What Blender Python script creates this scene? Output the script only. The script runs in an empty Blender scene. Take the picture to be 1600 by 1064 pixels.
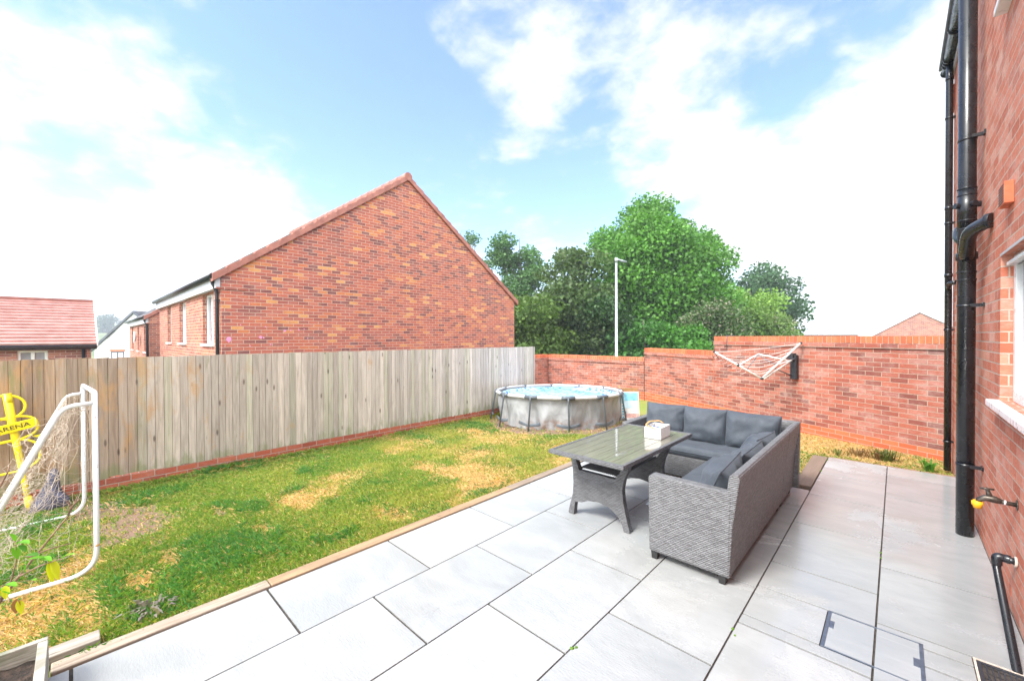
import bpy, math, random
import numpy as np
from mathutils import Vector, Matrix, noise
random.seed(7); RNG = np.random.default_rng(11)
S = bpy.context.scene
PI = math.pi
R_ = math.radians

# ------------------------------------------------------------------ camera
H = 1.706
F0 = Vector((-0.68489223, 0.72857982, -0.00969985))
R0 = Vector((0.72863484, 0.6848907, -0.0039998))
U0 = Vector((-0.00372916, 0.00980708, 0.99994496))
cam = bpy.data.cameras.new('camera'); co = bpy.data.objects.new('camera', cam)
S.collection.objects.link(co); S.camera = co
co.matrix_world = Matrix(((R0.x, U0.x, -F0.x, 0), (R0.y, U0.y, -F0.y, 0), (R0.z, U0.z, -F0.z, H), (0, 0, 0, 1)))
cam.sensor_width = 36; cam.lens = 639.5 / 1600 * 36; cam.clip_start = .05; cam.clip_end = 3000

def direction(px, py):
    return (F0 + R0 * ((px - 800) / 639.5) + U0 * ((532 - py) / 639.5)).normalized()

# ------------------------------------------------------------------ sky and sun
SUN_EL, SUN_AZ = R_(48), R_(196)      # azimuth measured from +Y clockwise
W = bpy.data.worlds.new('World'); S.world = W; W.use_nodes = True
nt = W.node_tree; N = nt.nodes; L = nt.links; N.clear()
def wn(t, **k):
    n = N.new(t)
    for a, b in k.items(): setattr(n, a, b)
    return n
def wmath(op, a, b=None, c=None, clamp=False):
    n = N.new('ShaderNodeMath'); n.operation = op; n.use_clamp = clamp
    for i, v in enumerate((a, b, c)):
        if v is None: continue
        if hasattr(v, 'links') or hasattr(v, 'is_linked'): L.new(v, n.inputs[i])
        else: n.inputs[i].default_value = v
    return n.outputs[0]
sky = wn('ShaderNodeTexSky', sky_type='NISHITA', sun_disc=False, sun_elevation=SUN_EL, sun_rotation=SUN_AZ)
sky.air_density = 1.0; sky.dust_density = .6; sky.ozone_density = 2.0
tc = wn('ShaderNodeTexCoord')
sep = wn('ShaderNodeSeparateXYZ'); L.new(tc.outputs['Generated'], sep.inputs[0])
zc = wmath('MAXIMUM', sep.outputs['Z'], 0.0)
den = wmath('ADD', zc, .22)
cx = wmath('DIVIDE', sep.outputs['X'], den); cy = wmath('DIVIDE', sep.outputs['Y'], den)
comb = wn('ShaderNodeCombineXYZ'); L.new(cx, comb.inputs[0]); L.new(cy, comb.inputs[1])
def wnoise(vec, scale, detail, rough, dist=0., off=(0, 0, 0)):
    m = wn('ShaderNodeVectorMath', operation='ADD'); L.new(vec, m.inputs[0]); m.inputs[1].default_value = off
    n = wn('ShaderNodeTexNoise'); L.new(m.outputs[0], n.inputs['Vector'])
    n.inputs['Scale'].default_value = scale; n.inputs['Detail'].default_value = detail
    n.inputs['Roughness'].default_value = rough; n.inputs['Distortion'].default_value = dist
    return n.outputs['Fac']
n1 = wnoise(comb.outputs[0], 2.1, 7, .58, .35, (3.1, 1.7, 0))
n2 = wnoise(comb.outputs[0], 6.5, 6, .62, .2, (8.1, 4.7, 0))
den_ = wmath('ADD', wmath('MULTIPLY_ADD', n1, 2.3, -1.15), wmath('MULTIPLY_ADD', n2, 2.1, -1.05))      # about 1.0 on average
# large cloud banks and clear gaps, placed by compass direction in the sky
BANKS = [  # px, py, half-angle (deg), weight
    (90, 300, 15, .34), (250, 370, 12, .34), (20, 160, 7, .18), (330, 430, 11, .40), (60, 60, 8, -.14), (60, 390, 5, -.28), (230, 250, 4, -.22), (330, 330, 4, .22), (200, 160, 5, .16), (450, 290, 5, .12), (235, 45, 6, .30), (170, 90, 4, -.10),
    (145, 270, 4, -.34), (50, 425, 6, -.22), (110, 160, 6, .10), (540, 90, 15, -.34), (430, 190, 8, -.16), (640, 240, 12, -.18), (520, 330, 8, .05), (350, 110, 6, -.22),
    (800, 50, 7, .34), (830, 130, 5, .18), (715, 25, 4, .16), (790, 190, 4, .12), (1030, 235, 5, .62), (960, 185, 3, .34), (1060, 120, 5, .30), (1010, 60, 5, .12), (1120, 40, 5, .14),
    (900, 280, 7, -.20), (930, 60, 4, -.10), (1210, 160, 5, -.30), (1290, 95, 6, -.46), (1190, 210, 4, -.24), (1222, 68, 2.2, .42), (1330, 260, 13, .50), (1430, 70, 8, .50),
    (1180, 300, 9, .42), (1440, 330, 12, .4), (1150, 230, 4, .18), (700, 300, 6, .06),
]
acc = den_
for px, py, ha, w in BANKS:
    d = direction(px, py)
    dp = wn('ShaderNodeVectorMath', operation='DOT_PRODUCT'); L.new(tc.outputs['Generated'], dp.inputs[0]); dp.inputs[1].default_value = d
    mr = wn('ShaderNodeMapRange', interpolation_type='SMOOTHSTEP'); L.new(dp.outputs['Value'], mr.inputs['Value'])
    mr.inputs['From Min'].default_value = math.cos(R_(ha * 1.45)); mr.inputs['From Max'].default_value = math.cos(R_(ha * .2))
    mr.inputs['To Min'].default_value = 0; mr.inputs['To Max'].default_value = w
    acc = wmath('ADD', acc, mr.outputs[0])
hz = wn('ShaderNodeMapRange', interpolation_type='SMOOTHSTEP'); L.new(sep.outputs['Z'], hz.inputs['Value'])
hz.inputs['From Min'].default_value = .30; hz.inputs['From Max'].default_value = 0.0; hz.inputs['To Min'].default_value = 0; hz.inputs['To Max'].default_value = .26
acc = wmath('ADD', acc, hz.outputs[0])
# bright cloud added out of view behind the viewer, to light facing walls
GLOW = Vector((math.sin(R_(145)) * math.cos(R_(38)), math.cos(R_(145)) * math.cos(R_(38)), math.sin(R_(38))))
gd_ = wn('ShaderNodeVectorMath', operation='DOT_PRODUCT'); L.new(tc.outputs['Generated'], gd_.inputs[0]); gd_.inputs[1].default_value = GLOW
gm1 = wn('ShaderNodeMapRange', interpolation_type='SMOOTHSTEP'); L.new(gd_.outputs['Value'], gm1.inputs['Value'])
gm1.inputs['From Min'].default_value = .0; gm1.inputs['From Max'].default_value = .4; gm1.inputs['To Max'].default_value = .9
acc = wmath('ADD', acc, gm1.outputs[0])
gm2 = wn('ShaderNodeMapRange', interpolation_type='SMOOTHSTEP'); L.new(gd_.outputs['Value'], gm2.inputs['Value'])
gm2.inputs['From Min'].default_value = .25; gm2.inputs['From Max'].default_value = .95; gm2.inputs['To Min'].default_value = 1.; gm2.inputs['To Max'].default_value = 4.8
mask = wn('ShaderNodeMapRange', interpolation_type='SMOOTHSTEP'); L.new(acc, mask.inputs['Value'])
mask.inputs['From Min'].default_value = -.16; mask.inputs['From Max'].default_value = .90
veil = wmath('MULTIPLY_ADD', mask.outputs[0], .86, .14, clamp=True)
hue = wn('ShaderNodeHueSaturation'); L.new(sky.outputs[0], hue.inputs['Color']); hue.inputs['Saturation'].default_value = 1.22; hue.inputs['Value'].default_value = .76; hue.inputs['Hue'].default_value = .508
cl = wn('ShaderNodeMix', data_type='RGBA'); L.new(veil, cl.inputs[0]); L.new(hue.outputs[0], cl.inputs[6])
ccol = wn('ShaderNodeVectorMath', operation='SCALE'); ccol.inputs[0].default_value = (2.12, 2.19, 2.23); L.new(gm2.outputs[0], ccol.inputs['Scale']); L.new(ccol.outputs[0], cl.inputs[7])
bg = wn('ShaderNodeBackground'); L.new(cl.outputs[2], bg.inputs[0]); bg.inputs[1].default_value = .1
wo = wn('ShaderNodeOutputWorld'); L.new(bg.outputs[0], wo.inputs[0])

sun = bpy.data.lights.new('sun', 'SUN'); sun.energy = 1.0; sun.angle = R_(18); sun.color = (1, .965, .91)
so = bpy.data.objects.new('sun', sun); S.collection.objects.link(so)
sd = Vector((math.sin(SUN_AZ) * math.cos(SUN_EL), math.cos(SUN_AZ) * math.cos(SUN_EL), math.sin(SUN_EL)))
so.rotation_euler = sd.to_track_quat('Z', 'Y').to_euler()
S.view_settings.view_transform = 'Standard'; S.view_settings.look = 'None'; S.view_settings.gamma = 1; S.view_settings.exposure = 2.47
S.cycles.max_bounces = 8; S.cycles.transparent_max_bounces = 8

# ------------------------------------------------------------------ materials
MATS = {}
class NM:
    def __init__(s, name):
        s.m = bpy.data.materials.new(name); s.m.use_nodes = True; s.t = s.m.node_tree
        s.b = s.t.nodes['Principled BSDF']; s.out = s.t.nodes['Material Output']; MATS[name] = s.m
    def n(s, t, **k):
        x = s.t.nodes.new(t)
        for a, b in k.items(): setattr(x, a, b)
        return x
    def l(s, a, b): s.t.links.new(a, b)
    def put(s, sock, v):
        if hasattr(v, 'is_linked'): s.l(v, sock)
        else: sock.default_value = v
    def math(s, op, a, b=None, c=None, clamp=False):
        x = s.n('ShaderNodeMath', operation=op); x.use_clamp = clamp
        for i, v in enumerate((a, b, c)):
            if v is not None: s.put(x.inputs[i], v)
        return x.outputs[0]
    def uv(s): return s.n('ShaderNodeTexCoord').outputs['UV']
    def obj(s): return s.n('ShaderNodeTexCoord').outputs['Object']
    def vmap(s, vec, scale=(1, 1, 1), loc=(0, 0, 0)):
        x = s.n('ShaderNodeMapping'); s.l(vec, x.inputs[0]); x.inputs['Scale'].default_value = scale; x.inputs['Location'].default_value = loc
        return x.outputs[0]
    def noise(s, vec, sc, det=4, ro=.55, dist=0.):
        x = s.n('ShaderNodeTexNoise'); s.l(vec, x.inputs['Vector']); x.inputs['Scale'].default_value = sc
        x.inputs['Detail'].default_value = det; x.inputs['Roughness'].default_value = ro; x.inputs['Distortion'].default_value = dist
        return x.outputs['Fac']
    def ramp(s, fac, stops, interp='LINEAR'):
        x = s.n('ShaderNodeValToRGB'); s.put(x.inputs[0], fac); x.color_ramp.interpolation = interp
        e = x.color_ramp.elements
        while len(e) < len(stops): e.new(.5)
        for i, (p, c) in enumerate(stops):
            e[i].position = p; e[i].color = (*c, 1) if len(c) == 3 else c
        return x.outputs[0]
    def map(s, v, a, b, c=0., d=1., smooth=True):
        x = s.n('ShaderNodeMapRange'); x.interpolation_type = 'SMOOTHSTEP' if smooth else 'LINEAR'
        s.put(x.inputs[0], v)
        for i, q in enumerate((a, b, c, d)): x.inputs[i + 1].default_value = q
        return x.outputs[0]
    def mix(s, f, a, b, mode='MIX'):
        x = s.n('ShaderNodeMix', data_type='RGBA', blend_type=mode); s.put(x.inputs[0], f)
        for i, v in ((6, a), (7, b)):
            if hasattr(v, 'is_linked'): s.l(v, x.inputs[i])
            else: x.inputs[i].default_value = (*v, 1)
        return x.outputs[2]
    def bump(s, h, dist=.005, st=1.):
        x = s.n('ShaderNodeBump'); s.l(h, x.inputs['Height']); x.inputs['Distance'].default_value = dist; x.inputs['Strength'].default_value = st
        s.l(x.outputs[0], s.b.inputs['Normal']); return x
    def col(s, c): s.put(s.b.inputs['Base Color'], c if hasattr(c, 'is_linked') else (*c, 1))
    def rough(s, r): s.put(s.b.inputs['Roughness'], r)
    def attr(s, name='Col'): return s.n('ShaderNodeAttribute', attribute_name=name).outputs['Color']

def plain(name, c, r=.5, metal=0., var=.12, sc=8., bump=0., coat=0.):
    m = NM(name); nz = m.noise(m.obj(), sc, 5)
    m.col(m.mix(m.map(nz, .3, .7), tuple(x * (1 - var) for x in c), tuple(min(1, x * (1 + var)) for x in c)))
    m.rough(m.map(m.noise(m.obj(), sc * 2.3, 3), .3, .7, max(0, r - .08), min(1, r + .08))); m.b.inputs['Metallic'].default_value = metal
    if bump: m.bump(m.noise(m.obj(), sc * 12, 4), bump)
    if coat: m.b.inputs['Coat Weight'].default_value = coat
    return m.m

def brick(name, stops, mortar, bloom=.3, bw=.225, bh=.075, ms=.0052, offset=.5, cellv=.16, bscale=.004, plinth=None, bloomcol=(.62, .5, .46), stain=None):
    m = NM(name); uv = m.uv()
    # slight waviness of the courses
    bt = m.n('ShaderNodeTexBrick'); m.l(uv, bt.inputs['Vector']); bt.offset = offset
    bt.inputs['Scale'].default_value = 1; bt.inputs['Brick Width'].default_value = bw; bt.inputs['Row Height'].default_value = bh
    bt.inputs['Mortar Size'].default_value = ms; bt.inputs['Mortar Smooth'].default_value = .25; bt.inputs['Bias'].default_value = 0
    bt.inputs['Color1'].default_value = (0, 0, 0, 1); bt.inputs['Color2'].default_value = (1, 1, 1, 1); bt.inputs['Mortar'].default_value = (.5, .5, .5, 1)
    tint = m.n('ShaderNodeSeparateColor'); m.l(bt.outputs['Color'], tint.inputs[0])
    big = m.noise(uv, 1.3, 3)
    t2 = m.math('ADD', tint.outputs[0], m.math('MULTIPLY_ADD', big, cellv * 2, -cellv))
    c = m.ramp(t2, stops)
    fine = m.noise(m.vmap(uv, (1, 1.6, 1)), 34, 5, .65)
    c = m.mix(m.map(fine, .25, .75, 0, .55), c, m.mix(.5, c, tuple(x * .35 for x in stops[0][1])))
    c = m.mix(m.math('MULTIPLY', m.map(m.noise(m.vmap(uv, (6, 28, 1)), 1, 4, .6), .55, .8), .35), c, tuple(min(1, x * 1.5) for x in stops[-1][1]))
    bl = m.math('MULTIPLY', m.map(m.noise(m.vmap(uv, (1, 1.8, 1)), 2.4, 6, .68), .42, .72), m.map(m.noise(uv, 17, 4, .6), .35, .65, .35, 1))
    c = m.mix(m.math('MULTIPLY', bl, bloom), c, bloomcol)
    mo = m.mix(m.map(m.noise(uv, 45, 4), .3, .7), tuple(x * .78 for x in mortar), mortar)
    if plinth is not None:
        sp = m.n('ShaderNodeSeparateXYZ'); m.l(uv, sp.inputs[0])
        below = m.math('LESS_THAN', sp.outputs[1], plinth)
        pc = m.ramp(tint.outputs[0], [(0, (.50, .105, .045)), (.5, (.60, .14, .06)), (1, (.66, .19, .085))])
        c = m.mix(below, c, m.mix(m.map(fine, .3, .7, 0, .3), pc, (.35, .08, .04)))
    c = m.mix(bt.outputs['Fac'], c, mo)
    if stain:
        sx = m.map(m.noise(uv, 3.3, 4, .6), stain[0], stain[0] + .05)
        c = m.mix(m.math('MULTIPLY', sx, stain[1]), c, stain[2])
    m.col(c); m.rough(m.map(fine, .3, .7, .72, .95))
    h = m.math('SUBTRACT', m.math('MULTIPLY', fine, .35), bt.outputs['Fac'])
    m.bump(h, bscale); m.b.inputs['Specular IOR Level'].default_value = .3
    return m.m

brick('wall_brick', [(0, (.19, .066, .054)), (.25, (.31, .092, .066)), (.55, (.40, .118, .076)), (.8, (.45, .142, .092)), (1, (.42, .19, .15))], (.48, .375, .30), bloom=.40, plinth=.07)
brick('own_brick', [(0, (.50, .14, .08)), (.4, (.61, .18, .10)), (.75, (.66, .22, .135)), (1, (.70, .34, .24))], (.58, .46, .37), bloom=.5, bloomcol=(.70, .52, .46))
brick('gable_brick', [(0, (.22, .080, .075)), (.16, (.31, .098, .078)), (.34, (.44, .122, .086)), (.58, (.51, .142, .092)), (.80, (.55, .155, .092)), (.91, (.62, .20, .080)), (.99, (.70, .34, .12))], (.60, .47, .37), bloom=.15, cellv=.2)
brick('side_brick', [(0, (.26, .09, .07)), (.3, (.40, .12, .08)), (.7, (.48, .15, .09)), (1, (.54, .22, .12))], (.66, .54, .44), bloom=.3)
brick('plinth_brick', [(0, (.33, .075, .045)), (.5, (.44, .10, .055)), (1, (.50, .14, .075))], (.42, .36, .30), bloom=.12)
brick('far_brick', [(0, (.22, .08, .07)), (.5, (.38, .13, .09)), (1, (.46, .19, .12))], (.55, .47, .42), bloom=.2, ms=.006)
m = NM('coping_brick'); c = m.attr(); f = m.noise(m.obj(), 30, 5, .6)
m.col(m.mix(m.map(f, .3, .75, 0, .5), c, (.36, .075, .04))); m.rough(.85); m.bump(f, .002)
plain('mortar', (.60, .50, .42), .9, var=.2, sc=30, bump=.002)
plain('black_plastic', (.012, .014, .018), .3, var=.25, sc=5, coat=.2)
plain('dark_plastic', (.03, .034, .042), .42, var=.2)
plain('white_upvc', (.80, .80, .80), .32, var=.04)
plain('soffit_grey', (.50, .51, .54), .5, var=.05)
plain('black_gutter', (.018, .02, .025), .35)
plain('terracotta', (.60, .15, .07), .75, var=.15, sc=20)
plain('render_white', (.80, .80, .79), .9, var=.05, sc=2)
plain('anthracite', (.10, .11, .13), .5)
plain('steel_frame', (.17, .20, .245), .38, metal=.75, var=.15, sc=20)
plain('galvanised', (.50, .53, .55), .42, metal=.55, var=.1)
plain('brass_dark', (.10, .085, .07), .42, metal=.7, var=.3, sc=60)
plain('yellow_plastic', (.86, .66, .006), .38, var=.06)
plain('orange_yellow', (.85, .42, .01), .45, var=.08)
plain('aluminium_pale', (.66, .68, .64), .36, metal=.25, var=.06)
plain('line_white', (.78, .76, .74), .6, var=.05)
plain('pool_grey_frame', (.10, .12, .14), .45, var=.12)
plain('pool_white_tube', (.55, .56, .57), .4, var=.05)
plain('wood_handle', (.66, .36, .13), .5, var=.15, sc=30)
plain('basket_white', (.80, .79, .78), .45, var=.03)
plain('feet_black', (.025, .025, .025), .6)
plain('blue_plastic', (.03, .2, .5), .4); plain('pink_paper', (.7, .2, .25), .6)
plain('carrier_bag', (.085, .082, .125), .5, var=.5, sc=14)
plain('twig', (.26, .155, .10), .8, var=.35, sc=30, bump=.001)
plain('bark', (.10, .082, .06), .9, var=.35, sc=6, bump=.01)
plain('sat_dish', (.65, .66, .68), .4)
plain('curtain', (.55, .56, .60), .8, var=.2, sc=10)
plain('ink', (.03, .03, .03), .5)
plain('rubber', (.02, .02, .022), .7)

# painted goal tube with rust marks
m = NM('goal_paint'); f = m.noise(m.obj(), 9, 6, .7)
m.col(m.mix(m.map(f, .64, .74), (.78, .79, .80), (.30, .17, .10))); m.rough(.35)
m = NM('net_cord'); m.col(m.mix(m.map(m.noise(m.obj(), 6), .3, .7), (.40, .31, .235), (.56, .47, .39))); m.rough(.9)
# window glass seen from outside
def glass(name, tintc, r=.04):
    m = NM(name); f = m.noise(m.obj(), 3, 2); m.col(m.mix(m.map(f, .3, .7), tintc, tuple(x * 1.4 for x in tintc)))
    m.rough(r); m.b.inputs['Specular IOR Level'].default_value = .9; m.b.inputs['Coat Weight'].default_value = .6; m.b.inputs['Coat Roughness'].default_value = .02
glass('pane_glass', (.16, .18, .21)); glass('pane_pale', (.40, .44, .50)); glass('pane_slats', (.25, .25, .28))

# porcelain slabs with damp patches
m = NM('porcelain'); o = m.obj()
rnd = m.n('ShaderNodeAttribute', attribute_name='tone').outputs['Fac']
offv = m.n('ShaderNodeCombineXYZ'); m.l(m.math('MULTIPLY', rnd, 37.), offv.inputs[0]); m.l(m.math('MULTIPLY', rnd, 91.), offv.inputs[1])
ov = m.n('ShaderNodeVectorMath', operation='ADD'); m.l(o, ov.inputs[0]); m.l(offv.outputs[0], ov.inputs[1])
a = m.noise(m.vmap(ov.outputs[0], (1, 2.2, 1)), 2.1, 6, .62, .5)
b_ = m.noise(m.vmap(ov.outputs[0], (2.2, 9, 1)), 3.2, 6, .7, .2)
c = m.mix(m.map(a, .32, .68), (.29, .305, .308), (.415, .425, .425)); c = m.mix(.5, c, m.mix(rnd, (.29, .305, .31), (.455, .46, .455)))
c = m.mix(m.math('MULTIPLY', m.map(b_, .52, .75), .45), c, (.26, .27, .27))
c = m.mix(m.math('MULTIPLY', m.map(m.noise(o, .9, 3, .5, .4), .50, .62), .16), c, (.29, .27, .22))
sx = m.n('ShaderNodeSeparateXYZ'); m.l(o, sx.inputs[0])
# damp: the side strip by the house, under the table and the seats stays wet
w1 = m.math('ADD', m.map(sx.outputs[0], -1.9, -.4, -.02, .17), m.map(sx.outputs[1], 2.0, 4.2, -.02, .10))
w1 = m.math('ADD', w1, m.map(sx.outputs[1], 5.6, 7.0, 0, -.06))
wet = m.map(m.math('ADD', m.noise(o, 1.15, 5, .6, .7), w1), .565, .71)
c = m.mix(m.math('MULTIPLY', wet, .18), c, (.20, .215, .215))
m.col(c)
rr = m.math('MULTIPLY_ADD', wet, -.30, .44); rr = m.math('ADD', rr, m.map(m.noise(o, 60, 3), .3, .7, -.05, .05))
m.rough(rr); m.b.inputs['Specular IOR Level'].default_value = .55
hgt = m.math('MULTIPLY', m.noise(m.vmap(o, (30, 90, 1)), 1, 4, .6), m.math('SUBTRACT', 1.12, wet)); m.bump(hgt, .0022)
plain('joint_sand', (.055, .045, .038), .95, var=.4, sc=20)

# timber
m = NM('fence_board'); uv = m.uv(); base = m.attr()
g = m.noise(m.vmap(uv, (22, 1.5, 1)), 1.0, 6, .6, .9); g2 = m.noise(m.vmap(uv, (90, 3, 1)), 1., 4, .6)
kn = m.n('ShaderNodeTexVoronoi'); m.l(m.vmap(uv, (8.5, 2.6, 1)), kn.inputs['Vector']); kn.inputs['Scale'].default_value = 1; kn.inputs['Randomness'].default_value = 1
kk = m.map(kn.outputs['Distance'], .05, .16, 1, 0)
c = m.mix(m.map(g, .35, .68), m.mix(.32, base, (.16, .13, .11)), m.mix(.15, base, (.60, .55, .50)))
c = m.mix(m.math('MULTIPLY', m.map(g2, .5, .75), .4), c, (.17, .135, .115))
c = m.mix(m.math('MULTIPLY', kk, .75), c, (.085, .06, .05))
pt = m.n('ShaderNodeTexCoord').outputs['Object']
ps = m.n('ShaderNodeSeparateXYZ'); m.l(pt, ps.inputs[0])
oy = m.noise(m.vmap(pt, (1, 4.2, 1.5)), 1.4, 5, .65, .3)
c = m.mix(m.math('MULTIPLY', m.map(m.math('ADD', oy, m.map(ps.outputs[1], .2, 2.6, .02, -.10)), .51, .70), .62), c, (.52, .29, .12))
gz = m.math('ADD', m.noise(m.vmap(pt, (1, 5, 1.2)), 1.7, 5, .6), m.map(ps.outputs[2], .02, .28, .20, -.02))
gz = m.math('ADD', gz, m.map(ps.outputs[1], -.5, 1.4, .08, -.03))
c = m.mix(m.math('MULTIPLY', m.map(gz, .58, .76), .55), c, (.20, .235, .10))
m.col(c); m.rough(.88); m.bump(g, .005); m.b.inputs['Specular IOR Level'].default_value = .2
m = NM('sleeper_wood'); o = m.obj(); base = m.attr()
g = m.noise(m.vmap(o, (34, 2.2, 20)), 1, 7, .65, .6)
c = m.mix(m.map(g, .35, .7), m.mix(.6, base, (.17, .12, .085)), base)
c = m.mix(m.map(m.noise(m.vmap(o, (9, 2.3, 1)), 1.6, 4), .62, .72, 0, .65), c, (.13, .10, .09))
m.col(c); m.rough(.85); m.bump(g, .003)
m = NM('weathered_box_wood'); o = m.obj()
g = m.noise(m.vmap(o, (6, 6, 60)), 1, 6, .6, .4); c = m.mix(m.map(g, .35, .68), (.27, .25, .20), (.50, .47, .41))
c = m.mix(m.map(m.noise(o, 5, 4), .5, .7, 0, .6), c, (.17, .20, .11)); m.col(c); m.rough(.88); m.bump(g, .002)
m = NM('compost'); f = m.noise(m.obj(), 30, 6, .7); m.col(m.mix(m.map(f, .35, .7), (.018, .013, .010), (.09, .058, .042))); m.rough(.95); m.bump(f, .02)

# woven synthetic rattan
def wicker(name, c1, c2, c3):
    m = NM(name); uv = m.uv(); sp = m.n('ShaderNodeSeparateXYZ'); m.l(uv, sp.inputs[0])
    row = m.math('DIVIDE', sp.outputs[1], .0130); col_ = m.math('DIVIDE', sp.outputs[0], .036)
    ri = m.math('FLOOR', row); odd = m.math('MODULO', m.math('ABSOLUTE', ri), 2.)
    rf = m.math('FRACT', row); rp = m.math('SINE', m.math('MULTIPLY', rf, PI))           # profile across one strand
    ph = m.math('MULTIPLY_ADD', odd, .5, col_)
    cp = m.math('SINE', m.math('MULTIPLY', ph, 2 * PI))                                   # over and under the stakes
    over = m.map(cp, -1, 1, 0, 1, False)
    h = m.math('MULTIPLY', m.math('POWER', rp, .6), m.math('MULTIPLY_ADD', over, .62, .38))
    rn = m.n('ShaderNodeTexWhiteNoise', noise_dimensions='2D'); cb = m.n('ShaderNodeCombineXYZ'); m.l(ri, cb.inputs[0]); m.l(m.math('FLOOR', ph), cb.inputs[1]); m.l(cb.outputs[0], rn.inputs['Vector'])
    c = m.mix(rn.outputs['Value'], c1, c2); c = m.mix(m.map(m.noise(m.vmap(uv, (60, 500, 1)), 1, 2), .5, .7, 0, .5), c, c3)
    c = m.mix(m.map(h, .05, .42, 1, 0), c, (.030, .029, .031))
    m.col(c); m.rough(.5); m.bump(h, .006, 1.); return m.m
wicker('rattan', (.12, .12, .125), (.21, .212, .22), (.30, .305, .32))
wicker('rattan_table', (.10, .10, .106), (.17, .172, .18), (.25, .255, .265))
m = NM('cushion_fabric'); o = m.obj(); f = m.noise(o, 160, 2); g = m.noise(o, 7, 4)
m.col(m.mix(m.map(g, .3, .7), (.045, .056, .072), (.064, .077, .096))); m.rough(.72)
wr = m.noise(m.vmap(o, (1, 1, 1)), 9, 4, .55, 1.2); m.bump(m.math('ADD', m.math('MULTIPLY', f, .08), wr), .006)
m.b.inputs['Sheen Weight'].default_value = .08
m = NM('table_planks'); uv = m.uv(); sp = m.n('ShaderNodeSeparateXYZ'); m.l(uv, sp.inputs[0])
g = m.noise(m.vmap(m.obj(), (40, 3, 1)), 1, 5, .6, .3)
c = m.mix(m.map(g, .3, .7), (.16, .155, .115), (.235, .225, .165)); m.col(c); m.rough(.5)
m.b.inputs['Coat Weight'].default_value = 1; m.b.inputs['Coat Roughness'].default_value = .03

# lawn base, blades, leaves
m = NM('lawn_soil'); c = m.attr(); o = m.obj(); f = m.noise(o, 40, 6, .7)
m.col(m.mix(m.map(f, .35, .7, 0, .75), c, m.mix(.45, c, (.05, .035, .02)))); m.rough(.95); m.bump(m.noise(o, 22, 6, .7), .02)
def leafmat(name, trans=.35, r=.5):
    m = NM(name); c = m.attr(); m.col(c); m.rough(r); m.b.inputs['Specular IOR Level'].default_value = .35
    tr = m.n('ShaderNodeBsdfTranslucent'); m.l(m.mix(1., c, (1.25, 1.35, .65), 'MULTIPLY'), tr.inputs[0])
    mx = m.n('ShaderNodeMixShader'); mx.inputs[0].default_value = trans; m.l(m.b.outputs[0], mx.inputs[1]); m.l(tr.outputs[0], mx.inputs[2]); m.l(mx.outputs[0], m.out.inputs[0])
leafmat('grass_blade', .42, .6); leafmat('tree_leaf', .35, .5)
m = NM('roof_tile'); o = m.obj(); f = m.noise(o, 5, 5); m.col(m.mix(m.map(f, .3, .7), (.30, .115, .085), (.42, .17, .125))); m.rough(.6); m.bump(f, .004)
m = NM('roof_tile_dark'); o = m.obj(); f = m.noise(o, 6, 5); m.col(m.mix(m.map(f, .3, .7), (.075, .07, .075), (.16, .145, .145))); m.rough(.5); m.bump(f, .004)
m = NM('roof_tile_pink'); o = m.obj(); f = m.noise(o, 2.5, 6, .7); m.col(m.mix(m.map(f, .3, .7), (.42, .215, .19), (.56, .34, .31))); m.rough(.5)
m = NM('field_green'); o = m.obj(); f = m.noise(o, .02, 6, .6); m.col(m.mix(m.map(f, .35, .65), (.06, .10, .035), (.16, .19, .07))); m.rough(.95)
m = NM('pool_liner'); o = m.obj()
v = m.n('ShaderNodeTexVoronoi'); m.l(m.vmap(o, (1, 1, 1)), v.inputs['Vector']); v.inputs['Scale'].default_value = 11
v2 = m.noise(o, 26, 3, .6); big = m.noise(o, 1.6, 2)
t = m.math('ADD', m.math('MULTIPLY', v.outputs['Distance'], .9), m.math('MULTIPLY', v2, .5))
c = m.mix(m.map(t, .44, .74), (.006, .08, .40), (.34, .54, .70)); c = m.mix(m.map(big, .5, .62, 0, .45), c, (.02, .14, .48)); m.col(c); m.rough(.45)
m = NM('pool_water'); m.col((.80, .93, .97)); m.rough(.03); m.b.inputs['Transmission Weight'].default_value = 1; m.b.inputs['IOR'].default_value = 1.33; m.bump(m.noise(m.obj(), 7, 2), .004)
m = NM('pool_wall'); o = m.obj(); f = m.noise(m.vmap(o, (2, 2, 1.4)), 2.2, 4, .5, .8)
c = m.mix(m.map(f, .3, .7), (.24, .25, .262), (.37, .38, .395)); sp = m.n('ShaderNodeSeparateXYZ'); m.l(o, sp.inputs[0])
c = m.mix(m.math('MULTIPLY', m.map(sp.outputs[2], .22, -.08), m.map(m.noise(o, 5, 4, .6), .45, .7)), c, (.24, .14, .09)); m.col(c); m.rough(.42); m.bump(m.noise(m.vmap(o, (1, 1, .4)), 5, 3, .5, .6), .03)


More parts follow.
